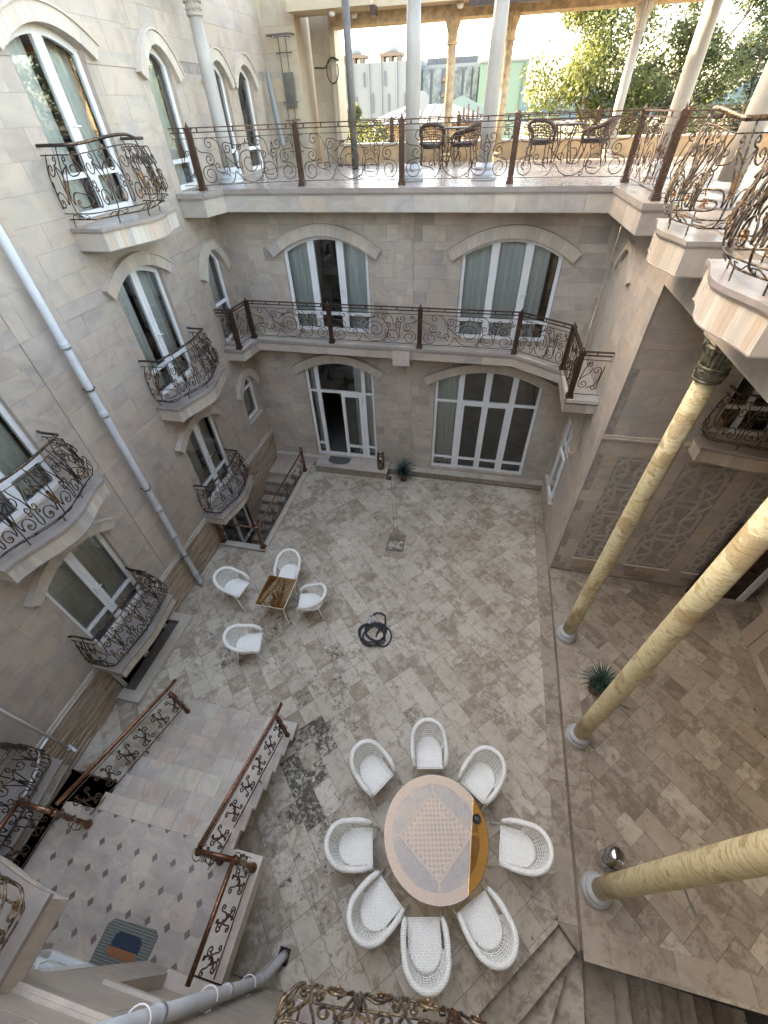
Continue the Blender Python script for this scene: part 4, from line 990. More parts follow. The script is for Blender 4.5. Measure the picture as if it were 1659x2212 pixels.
def balcony(label, F, uc, hw, z, dc, db, mat='iron_dark', H=.95, th=.30, group='bellied iron balconies', rad=.0085, detail=1.0, slab_mat='band', hump=.07, loc=None, bulge_pow=1.0, bel=.13, legs=True, ov=0):
    root = thing('balcony', label, 'balcony', F(uc, z, 0) if loc is None else loc, group)
    def bump_(t): return (0.5*(1+math.cos(math.pi*t)))**bulge_pow
    front = [(uc-hw+2*hw*i/20, dc-ov+(db-dc)*bump_(-1+2*i/20)) for i in range(21)]
    pl = [(uc-hw,0)]+front+[(uc+hw,0)]
    top = [F(u,0,d)[:2] for u,d in pl]
    m = MB(); m.prism([F(u,0,d-.012 if 0<i<len(pl)-1 else d)[:2] for i,(u,d) in enumerate(pl)], z-th, z-.04, .4); obj('slab', m, M['joint'], root)
    # top plate with a lip
    ins = lambda k: [F(uc+(u-uc)*(1+k/hw),0,(d+k if d>0 else 0))[:2] for u,d in pl]
    m = MB(); m.prism(ins(.03), z-.045, z, random.random()); m.prism(ins(.022), z-.06, z-.045, .4); m.prism(ins(.012), z-th-.012, z-th, .8); obj('top_plate', m, M['terrace'], root)
    # upright facing pieces
    for i in range(20):
        (u0,d0),(u1,d1) = front[i], front[i+1]; m = MB()
        A = [F(u0+.001,0,d0)[:2],F(u1-.001,0,d1)[:2],F(u1-.001,0,d1-.02)[:2],F(u0+.001,0,d0-.02)[:2]]
        m.prism(A, z-th, z-.06, random.random()); obj('facing_stone', m, M[slab_mat], root)
    for sgn in (-1,1):
        m = MB(); u = uc+sgn*hw; m.fbox(F,u-.012*sgn,u+.004*sgn,z-th,z-.06,0,dc-ov+.002,random.random()); obj('side_stone', m, M['trim'], root)
    # rail path
    i_ = .07
    rp = [(uc-hw+i_,0)] + [(uc-hw+i_+2*(hw-i_)*k/16, dc-i_+(db-dc)*bump_(-1+2*k/16)) for k in range(17)] + [(uc+hw-i_,0)]
    path = rounded([rp[0],rp[1],rp[2]], .10)[:-1]+[Vector(p) for p in rp[2:-2]]+rounded([rp[-3],rp[-2],rp[-1]],.10)[1:]
    Bm = Belly(path, z+.10, H-.10, bel, hump, F); L = Bm.L; Hh = Bm.H
    n = int(L/.05)
    def line(y, r, nm, sides=6, mt=mat): 
        mm = MB(); mm.tube([Bm(L*k/n, y) for k in range(n+1)], r, sides); obj(nm, mm, M[mt], root, smooth=True)
    line(Hh, .020*detail**.3, 'handrail', 8); line(0, .009, 'rail_bar'); line(.085, .008, 'rail_bar'); line(Hh*.88, .0075, 'rail_bar')
    nm_ = max(4, round(L/.56)); w = L/nm_
    gold = MB()
    for k in range(nm_):
        c = w*(k+.5); S_ = []
        S_.append([(c,0),(c,Hh*.5),(c,Hh)])
        for sg in (-1,1):
            def mk(*a, tail=None, **q):
                P = spiral(*a, tail=tail, **q); P = [(c+x*w*sg, y*Hh) for x,y in P]; S_.append([(min(max(x,0.0),L),y) for x,y in P])
            # x in module halves (0..0.5), y in 0..1 ; the curl radius is relative to w, so keep it small
            mk(.26,.27,.155,math.pi,1.25,1,tail=(.03,.56,.2,1)); mk(.30,.70,.105,math.pi,1.2,-1,tail=(.04,.36,-.3,-1))
            mk(.15,.82,.06,math.pi*1.5,1.1,1,tail=(.0,.62,-.5,-1)); mk(.42,.50,.07,0,1.1,1,tail=(.36,.88,-.2,1)); mk(.41,.40,.05,0,1.0,-1,tail=(.48,.16,.5,-1))
        for P in S_:
            den = []
            for a in range(len(P)-1):
                q = max(1,int(math.hypot(P[a+1][0]-P[a][0],P[a+1][1]-P[a][1])/.06))
                for t in range(q): den.append((P[a][0]+(P[a+1][0]-P[a][0])*t/q, P[a][1]+(P[a+1][1]-P[a][1])*t/q))
            den.append(P[-1]); mm = MB(); mm.tube([Bm(x,y) for x,y in den], rad, 5); obj('scroll', mm, M[mat], root, smooth=True)
        for sg in (-1,1):
            g_ = MB(); x = c+sg*.26*w; rosette(g_, Bm(x,.27*Hh), Bm.n(x,0), .034*detail); obj('rosette', g_, M['gold'], root)
        if k % 2 == 0:
            g_ = MB(); leafspray(g_, Bm, c, .30*Hh, .52*Hh, .028*detail); obj('leaf_spray', g_, M['gold'], root)
        g_ = MB(); g_.tube([Bm(c-.16,.02),Bm(c-.10,.065),Bm(c-.03,.06),Bm(c-.02,.03),Bm(c-.055,.02),Bm(c-.06,.045)],.006,5); g_.tube([Bm(min(L,c+.02),.065),Bm(min(L,c+.09),.02),Bm(min(L,c+.15),.03),Bm(min(L,c+.15),.065),Bm(min(L,c+.11),.06)],.006,5); obj('scroll', g_, M[mat], root, smooth=True)
    if legs:
        for u in (.06, L*.3, L*.5, L*.7, L-.06):
            g_ = MB(); p0, nn = Bm.at(u); g_.tube([F(p0.x,z,p0.y-.01),Bm(u,0)],.009,5); obj('foot', g_, M[mat], root)
    return root
balcony('top-floor iron balcony on the left wing, highest of its column', FL, 7.40, .98, 7.45, .55, .80, detail=1.1)
balcony('middle iron balcony on the left wing, directly below the highest one', FL, 7.42, .95, 4.32, .50, .72)
balcony('lowest iron balcony of the far column, above the sunken stair railing', FL, 7.25, .86, 1.20, .52, .66, th=.24)
balcony('middle iron balcony at the left picture edge, left of the downpipe', FL, 3.20, .96, 4.32, .50, .74)
balcony('low iron balcony above the dark basement window well', FL, 3.12, .86, 1.20, .58, .66, th=.24)
balcony('low iron balcony at the left edge beside the white pipe and landing', FL, -.25, .98, 1.20, .62, .74, th=.24)
balcony('curved stone and iron balcony above the portico, farther of the two at the right', FR, 6.40, .62, 7.50, .42, .55, mat='iron_gold', H=.95, th=.34, detail=1.5, rad=.010)
balcony('curved stone and iron balcony above the portico, nearer one at the right edge', FR, 4.32, .68, 7.50, .44, .60, mat='iron_gold', H=.95, th=.34, detail=1.6, rad=.011)
balcony('iron balcony on the lattice wall behind the first golden column', FS, 4.98, .98, 4.30, .36, .52, mat='iron')
balcony('stone and gilded iron balcony at the bottom left corner above the house door', FO, -3.72, .98, 4.32, .50, .62, mat='iron_gold', detail=1.4, rad=.010)
balcony('gilded iron balcony railing seen from above at the bottom edge', FO, .36, 1.02, 4.32, .53, .62, mat='iron_gold', detail=1.5, rad=.010, bel=.10, ov=.13)
# ------------------------------------------------------------ long railings
straight_rail('terrace_railing','long copper brown scroll railing along the roof terrace edge',[(-6.38,9.75),(-6.02,9.80),(-4.05,10.42),(-1.92,10.42),(.20,10.42),(2.26,10.42),(2.30,8.32),(2.92,8.25)],7.52,.97,M['iron'],posts=[(-6.02,9.80),(-4.05,10.42),(-1.92,10.42),(.20,10.42),(2.26,10.42),(2.30,8.32)])
straight_rail('gallery_railing','copper brown scroll railing on the lower gallery balcony',[(-6.38,9.46),(-5.99,9.47),(-5.92,10.20),(-3.72,10.19),(-1.43,10.18),(.87,10.17),(1.92,9.48),(1.94,8.20),(2.48,8.20)],4.325,.95,M['iron'],posts=[(-5.99,9.47),(-5.92,10.20),(-3.72,10.19),(-1.43,10.18),(.87,10.17),(1.92,9.48),(1.94,8.20)])
straight_rail('parapet_railing','dark scroll railing on top of the ochre parapet at the far terrace edge',[(-4.5,15.82),(-3.2,15.82),(-1.3,15.82),(.25,15.82),(2.3,15.82),(4.5,15.82),(6.9,15.82)],7.94,.52,M['iron'],posts=[(-3.2,15.82),(-1.3,15.82),(.25,15.82),(2.3,15.82),(4.5,15.82)])
# ------------------------------------------------------------ main stairs
stairs = thing('front_stairs','broad marble staircase with landing rising to the house door','stairs',(-3.6,1,0))
ys = [2.35,2.03,1.72,1.41,1.12,.82,.52,.31]
for i in range(7):
    z = .17*(i+1); m = MB(); m.box((-4.74,ys[i+1]-.02,0),(-2.82,ys[i]-.021,z-.03),.4); st = obj('step', m, M['joint'], stairs)
    x = -4.76; off = random.uniform(.15,.3); tone_ = random.uniform(.1,.7)
    while x < -2.5:
        x1 = min(-2.485, x+(off if x == -4.76 else .34+random.uniform(-.03,.03)))
        if -2.485-x1 < .08: x1 = -2.485
        mm = MB(); mm.box((x+.002,ys[i+1]+.020 if i<6 else .31,z-.075),(x1-.0015,ys[i]+.012,z+random.uniform(-.001,.001)),tone_+random.random()*.3); obj('slab', mm, M['step'], st); x = x1
        if x >= -2.486: break
m = MB(); m.box((-5.30,-1.0,0.0),(-2.50,.30,1.155),.4); m.box((-2.50,-.88,.92),(-2.06,.30,1.155),.4); ld = obj('landing', m, M['joint'], stairs)
m = MB(); m.box((-2.40,-.88,1.16),(-2.03,.32,1.20),.5); m.box((-2.44,.06,1.15),(-2.40,.32,1.199),.3); obj('kerb_slab', m, M['trim'], ld)
m = MB(); m.box((-2.06,-.88,.90),(-2.045,.31,1.16),.5); obj('side_face', m, M['trim'], ld)
X0, Y0, U_ = -4.96, -.01, .2875
for i in range(-1, 9):
    for j in range(-1, 4):
        x0 = X0+i*U_; y1 = Y0-(j-1)*.292-.292; x1 = x0+U_; y0 = y1-0; ya, yb = Y0-j*.292-.292, Y0-j*.292
        xa, xb = max(x0,-5.30), min(x1,-2.40)
        if j == -1: yb = .308
        if ya < -1.14: ya = -1.14
        c = .045
        oct_ = [(x0+c,ya),(x1-c,ya),(x1,ya+c),(x1,yb-c),(x1-c,yb),(x0+c,yb),(x0,yb-c),(x0,ya+c)]
        q = clip_rect(oct_,-5.29,-2.402,-1.14,.31)
        if len(q) > 2: mm = MB(); mm.prism(q,1.15,1.2,random.random()); obj('tile', mm, M['landing'], ld)
for i in range(0, 9):
    for j in range(0, 5):
        cx, cy = X0+i*U_, Y0-j*.292
        if cy < -1.12: continue
        r = .043; mm = MB(); mm.prism([(cx-r,cy),(cx,cy-r*1.25),(cx+r,cy),(cx,cy+r*1.25)],1.15,1.2005,random.random()); obj('inlay', mm, M['inlay'], ld)
# stair balustrades
def handrail(pts, mat, parent, r=.032):
    m = MB(); m.tube(pts, lambda i,a: r*(1+.12*math.cos(2*a)), 10); obj('handrail', m, mat, parent, smooth=True)
def sloped_panel(root, M_, L, h, mat, mods, rad=.009):
    w = L/mods
    for k in range(mods):
        c = w*(k+.5); flip = 1 if k % 2 else -1
        for sp in (dict(a=(-.22,.26,.17,math.pi*.1,1.15,1),t=(.20,.62,.7,.8)), dict(a=(.24,.66,.13,math.pi,1.15,1),t=(-.26,.20,-.7,-.8)), dict(a=(.26,.25,.10,math.pi,1.1,-1),t=(.02,.60,-.8,.5)), dict(a=(-.28,.72,.10,0,1.1,-1),t=(.0,.40,.7,-.7)), dict(a=(-.02,.16,.055,math.pi,1,-1),t=(-.12,.44,0,1)), dict(a=(.06,.84,.055,0,1,1),t=(.1,.58,0,-1))):
            P = spiral(*sp['a'], tail=sp['t']); P = [(c+flip*x*w*1.0, y*h) for x,y in P]; m = MB(); m.tube([M_(x,y) for x,y in P], rad, 5); obj('scroll', m, mat, root, smooth=True)
def curls(root, p, n_, mat):
    for k in range(n_):
        m = MB(); c = Vector(p)+Vector((random.uniform(-.05,.05),random.uniform(-.05,.05),-.05-.65*k/n_)); a0 = random.uniform(0,6); r = random.uniform(.045,.085)
        ax = Vector((random.uniform(-1,1),random.uniform(-1,1),.6)).normalized(); a = ax.orthogonal().normalized(); b_ = ax.cross(a)
        m.tube([c+(a*math.cos(a0+t*.42)+b_*math.sin(a0+t*.42))*r*(1-.03*t) for t in range(16)], .0065, 5); obj('scroll', m, mat, root, smooth=True)
def stair_rail(label, xb, end_corner, group='stair balustrades'):
    root = thing('stair_railing', label, 'railing', (xb,2.2,.17), group)
    A, B = (xb, 2.22), (xb, .20)
    H = .90
    M_ = Lin(A,B,.36,1.31)
    handrail([(xb,2.34,1.14),(xb,2.2,1.18),(xb,.20,2.12)], M['copper'], root)
    m = MB(); m.tube([M_(.05,.0),M_(2.0,.0)],.010,6); m.tube([M_(.05,.70),M_(2.0,.70)],.008,6); m.tube([M_(1.0,0),M_(1.0,-.13)],.012,6); obj('rail_bar', m, M['iron'], root)
    sloped_panel(root, M_, M_.L, .70, M['iron'], 6)
    m = MB(); m.lathe([(.05,0),(.05,.03),(.035,.05),(.035,.80),(.05,.84),(.035,.90)],(xb,2.12,.17),14); obj('newel', m, M['copper'], root, smooth=True); curls(root,(xb,2.12,1.02),9,M['iron_gold'])
    for seg in end_corner:
        p, q = seg; M2 = Lin(p[:2],q[:2],1.24); L = M2.L
        handrail([(p[0],p[1],2.12),(q[0],q[1],2.12)], M['copper'], root)
        m = MB(); m.tube([M2(0,.02),M2(L,.02)],.009,6); obj('rail_bar', m, M['iron'], root)
        if L > .3: sloped_panel(root, M2, L, .80, M['iron'], max(1,round(L/.36)))
    for p in ([end_corner[0][0]]+[s[1] for s in end_corner[:-1]]):
        m = MB(); m.lathe([(.06,0),(.06,.03),(.034,.06),(.030,.45),(.034,.84),(.05,.88)],(p[0],p[1],1.2),14); obj('newel', m, M['copper'], root, smooth=True); curls(root,(p[0],p[1],2.05),9,M['iron_gold'])
    return root
stair_rail('right-hand copper stair railing that jogs outward and runs along the landing', -2.60, [((-2.60,.16),(-2.12,.18)),((-2.12,.18),(-2.12,-.86))])
stair_rail('left-hand copper stair railing beside the left wing plinth', -4.72, [((-4.72,.12),(-5.25,.12)),((-5.25,.12),(-5.25,-.88))])
# ------------------------------------------------------------ wells by the left wing
def kerb(root, x0,x1,y0,y1,z,name='kerb_slab',mat='trim'):
    m = MB(); m.box((x0,y0,0.0),(x1,y1,z),random.random()); obj(name, m, M[mat], root)
well = thing('window_well','stone rimmed light well under the low balcony with dark basement window','light well',(-6.1,3.1,0))
for r in ((-6.09,-5.87,2.09,4.16),(-6.37,-6.092,2.09,2.30),(-6.37,-6.092,3.96,4.16)): kerb(well,r[0],r[1],r[2]+.001,r[3]-.001,.10)
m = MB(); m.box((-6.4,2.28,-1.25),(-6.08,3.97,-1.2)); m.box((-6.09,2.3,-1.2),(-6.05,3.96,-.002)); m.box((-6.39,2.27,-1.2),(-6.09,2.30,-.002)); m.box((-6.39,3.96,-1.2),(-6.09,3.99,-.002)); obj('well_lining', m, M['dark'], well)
sw = thing('sunken_stairs','narrow stone stairs going down beside the left wing behind a copper railing','stairs',(-5.7,8.5,0))
for i,(x0,x1,y0,y1) in enumerate(((-5.16,-5.0,6.44,10.25),(-6.38,-5.162,6.42,6.60))): kerb(sw,x0,x1,y0,y1,.07)
y = 9.75; z = -.17
m = MB(); m.box((-6.38,9.75,-.25),(-5.0,10.52,0.001),.6); obj('step', m, M['step'], sw)
for i in range(10):
    m = MB(); m.box((-6.38,y-.29,z-.17),(-5.17,y,z),random.random()); obj('step', m, M['floor2'], sw); y -= .29; z -= .17
m = MB(); m.box((-5.17,6.45,-2.2),(-5.0,10.3,-.002)); m.box((-6.39,6.42,-2.2),(-5.17,6.45,-.002)); m.box((-6.39,6.45,-2.2),(-5.17,7.0,-2.15)); obj('well_lining', m, M['floor2'], sw)
cr = thing('copper_railing','shiny copper railing with ball topped posts round the sunken stairs','railing',(-5.1,6.5,.07))
for (x,y) in ((-5.09,6.52),(-6.30,6.52),(-5.12,9.95)):
    m = MB(); m.box((x-.07,y-.07,.07),(x+.07,y+.07,.12)); m.lathe([(.05,.05),(.048,.78),(.062,.80),(.062,.84),(.03,.86)],(x,y,.07),8); m.ball((x,y,.98),.045,12,8); obj('post', m, M['copper'], cr, smooth=False)
for p,q in (((-6.30,6.52),(-5.09,6.52)),((-5.09,6.52),(-5.12,9.95))):
    M2 = Lin(p,q,.10); L = M2.L; handrail([M2(0,.74),M2(L,.74)], M['copper'], cr, .022); m = MB(); m.tube([M2(0,.07),M2(L,.07)],.009,6); obj('rail_bar', m, M['iron'], cr)
    sloped_panel(cr, Lin(p,q,.15), L, .62, M['iron'], max(2,round(L/.6)), .008)
# ------------------------------------------------------------ pipes
dp = thing('downpipe','long white downpipe on the left wing running to the courtyard floor','drainpipe',(-6.23,5.12,0))
m = MB(); px, py = -6.25, 5.14; m.tube([(px+.05,py-.05,.02),(px+.01,py,.12),(px,py,.3),(px,py,15)],.062,14); obj('pipe', m, M['pipe'], dp, smooth=True)
for z in (.35,1.75,2.6,4.9,6.1,9.0):
    m = MB(); m.tube([(px,py,z),(px,py,z+.13)],.070,14); m.tube([(px,py,z+.03),(px,py,z+.05)],.078,14); obj('socket', m, M['pipe'], dp, smooth=True)
for z in (1.1,3.2,5.4,7.8):
    m = MB(); m.tube([(px,py,z),(px,py,z+.03)],.074,14); m.box((-6.41,py-.01,z),(px-.06,py+.01,z+.03)); m.box((px-.02,py+.06,z),(px+.02,py+.10,z+.03)); obj('bracket', m, M['steel'], dp)
dp = thing('downpipe','thick pale grey downpipe with wire clips at the bottom edge','drainpipe',(-1.72,-.80,0))
m = MB(); m.tube([(-1.60,-.58,.01),(-1.62,-.62,.12),(-1.70,-.79,.42),(-1.72,-.82,.62),(-1.72,-.82,8.0)],.058,16); obj('pipe', m, M['pipe'], dp, smooth=True)
for z in (.45,.58,2.0,3.75,5.2):
    m = MB(); m.tube([(-1.72,-.815,z),(-1.72,-.815,z+.09)],.066,16); obj('socket', m, M['pipe'], dp, smooth=True)
for z in (1.15,2.6,4.1):
    m = MB(); m.tube([(-1.72+.085*math.cos(t*.4),-.82+.085*math.sin(t*.4),z+.004*t) for t in range(15)],.006,5); obj('clip', m, M['white'], dp)
m = MB(); m.box((-1.69,-.68,.001),(-1.53,-.50,.008)); obj('gully', m, M['dark'], dp)
sp_ = thing('condensate_pipe','thin white pipe with a side branch hanging beside the low left balcony','pipe',(-6.1,1.3,1))
m = MB(); m.tube([(-6.05,.98,.85),(-6.05,.98,5)],.022,10); m.tube([(-6.05,.98,1.45),(-6.05,.80,1.43),(-5.98,.55,1.30),(-5.9,.2,1.28),(-5.95,.0,1.25)],.018,8); obj('pipe', m, M['white'], sp_, smooth=True)
m = MB(); m.tube([(-6.05,.98,.83),(-6.05,.98,.88)],.03,10); m.tube([(-6.13,1.02,.80),(-5.93,.97,.80)],.022,8); obj('socket', m, M['white'], sp_)
# ------------------------------------------------------------ columns
def base_prof(s): return [(.215*s,0),(.215*s,.035*s),(.20*s,.045*s),(.212*s,.075*s),(.205*s,.105*s),(.178*s,.125*s),(.172*s,.15*s),(.185*s,.165*s),(.18*s,.19*s),(.150*s,.205*s),(.135*s,.24*s)]
def gold_column(x, y, label):
    t = thing('golden_column', label, 'column', (x,y,.155), 'golden portico columns')
    m = MB(); m.lathe(base_prof(1.0),(x,y,.156),36); obj('base', m, M['colbase'], t, smooth=True)
    m = MB(); m.lathe([(.128,.225),(.130,1.2),(.133,2.8),(.130,4.4),(.124,6.04)],(x,y,.156),40,fn=lambda a,z:1); obj('shaft', m, M['yellow'], t, smooth=True)
    Z = 6.20; q_ = .68
    m = MB(); m.lathe([(r_,z_*q_) for r_,z_ in [(.125,-.02),(.155,-.01),(.160,.01),(.152,.03),(.155,.06),(.160,.21),(.172,.225),(.172,.245),(.155,.26)]],(x,y,Z),32); obj('capital', m, M['bronze_cap'], t)
    for k in range(10):
        a = k*math.pi/5; c = (x+.162*math.cos(a), y+.162*math.sin(a), Z+.13*q_); m = MB(); m.tube([(c[0]-.043*math.sin(a)*math.cos(q),c[1]+.043*math.cos(a)*math.cos(q),c[2]+.042*math.sin(q)) for q in [i*.5236 for i in range(13)]],.007,5)
        for q in range(-2,3): m.tube([(c[0],c[1],c[2]-.035),(c[0]+.008*math.cos(a)-.03*math.sin(a)*q/2,c[1]+.008*math.sin(a)+.03*math.cos(a)*q/2,c[2]+.028-.010*abs(q))],.006,4)
        obj('shell_ornament', m, M['bronze_cap'], t)
    m = MB(); m.lathe([(r_,z_*q_) for r_,z_ in [(.145,.255),(.145,.30),(.157,.42),(.190,.55)]],(x,y,Z),108,fn=lambda a,z:1+.085*math.cos(a*18)); m.lathe([(.20,.55*q_),(.21,.57*q_),(.20,.60*q_),(.18,.62*q_)],(x,y,Z),32); obj('fluted_bell', m, M['bronze_cap'], t, smooth=True)
    for k in range(8):
        a = k*math.pi/4; m = MB(); m.tube([(x+.19*math.cos(a),y+.19*math.sin(a),Z+.50*q_),(x+.222*math.cos(a),y+.222*math.sin(a),Z+.60*q_),(x+.21*math.cos(a),y+.21*math.sin(a),Z+.66*q_),(x+.18*math.cos(a),y+.18*math.sin(a),Z+.655*q_)],.018,6); obj('leaf_curl', m, M['bronze_cap'], t)
    m = MB(); m.box((x-.19,y-.19,Z+.66*q_),(x+.19,y+.19,6.71)); obj('abacus', m, M['trim'], t)
gold_column(2.72,5.31,'golden marbled column with bronze capital, farthest of the three')
gold_column(2.72,3.19,'golden marbled column with a grey base, middle of the three')
gold_column(2.75,1.05,'golden marbled column beside the chrome bin, nearest of the three')
for (x,y,z) in ((2.86,3.06,2.35),(2.92,1.0,2.9),(2.95,.95,2.2)):
    pass
def hook(x,y,z,dx,dy,label):
    t = thing('wall_hook',label,'hook',(x,y,z),'small metal hooks on the golden columns'); m = MB()
    m.tube([(x,y,z),(x+dx*.5,y+dy*.5,z-.01),(x+dx,y+dy,z+.01)],.009,6); m.tube([(x+dx*(.5+.1*i),y+dy*(.5+.1*i),z+.004*(i%2)) for i in range(6)],.013,6); obj('screw', m, M['steel'], t)
hook(2.83,3.14,1.95,.13,-.06,'small metal hook on the middle golden column')
hook(2.80,.93,2.75,.05,-.20,'small metal hook low on the nearest golden column')
def white_column(x, y, label, r=.125, z=7.52, top=10.42):
    t = thing('pale_column', label, 'column', (x,y,z), 'pale stone columns on the terrace')
    m = MB(); m.lathe(base_prof(1.15),(x,y,z+.002),32); obj('base', m, M['colbase'], t, smooth=True)
    m = MB(); m.lathe([(r*1.12,.27),(r*1.12,.9),(r*1.06,1.8),(r*.98,top-z-.42)],(x,y,z),36); obj('shaft', m, M['colwhite'], t, smooth=True)
    m = MB(); h = top-z; m.lathe([(r*1.0,h-.44),(r*1.18,h-.42),(r*1.18,h-.39),(r*1.05,h-.37),(r*1.15,h-.2),(r*1.5,h-.06),(r*1.6,h-.03),(r*1.6,h)],(x,y,z),40,fn=lambda a,zz:1+.03*math.cos(a*16)); obj('capital', m, M['colwhite'], t)
    for k in range(12):
        for j in range(3):
            a = (k+.5*j)*math.pi/6; zz = z+h-.34+j*.09; rr = r*(1.10+.14*j); m = MB() if (k==0 and j==0) else m
            if k==0 and j==0: pass
            m.ball((x+rr*math.cos(a),y+rr*math.sin(a),zz),.024,6,4)
    obj('carving', m, M['colwhite'], t)
white_column(-6.02,11.1,'pale column at the left wing, partly hiding an arched window')
white_column(-1.83,11.1,'pale column left of the dark rattan chairs on the terrace')
white_column(-.33,11.1,'pale column right of the dark rattan chairs on the terrace')
white_column(2.95,11.1,'leaning-looking pale column at the inner corner of the terrace')
white_column(2.98,7.77,'thick pale column behind the nearest terrace railing corner')
white_column(2.98,5.38,'largest pale column at the upper right picture edge')
def carved_column(x, y, label, mat):
    t = thing('carved_column', label, 'column', (x,y,7.9), 'carved tan columns on the parapet'); r = .10; z0 = 7.52
    m = MB(); m.lathe([(.16,0),(.16,.06),(.13,.09),(.15,.14),(.12,.18)],(x,y,z0),24); obj('base', m, mat, t)
    m = MB(); m.lathe([(r*1.1,.18),(r*1.1,1.2),(r,2.2)],(x,y,z0),32,fn=lambda a,z:1+.05*math.cos(5*a+z*9)); obj('shaft', m, mat, t, smooth=True)
    m = MB(); m.lathe([(r,2.2),(r*1.3,2.22),(r*1.3,2.25),(r*1.1,2.27),(r*1.2,2.42),(r*1.7,2.56),(r*1.8,2.60),(r*1.8,2.66)],(x,y,z0),32,fn=lambda a,z:1+.05*math.cos(14*a)); obj('capital', m, mat, t)
carved_column(-1.58,15.5,'carved tan column on the parapet, left of the green roof',M['coltan'])
carved_column(-.18,15.5,'carved tan column on the parapet, half hidden by a pale column',M['coltan'])
carved_column(2.72,15.5,'cream column with carved capital in front of the big tree',M['colwhite'])
t = thing('steel_pole','dark painted steel pole standing on the terrace near the pier','pole',(-3.73,13.54,7.52))
m = MB(); m.tube([(-3.73,13.54,7.52),(-3.73,13.54,10.36)],.085,16); obj('shaft', m, M['steel'], t, smooth=True); m = MB(); m.box((-3.84,13.43,7.52),(-3.62,13.65,7.53)); obj('foot_plate', m, M['steel'], t)
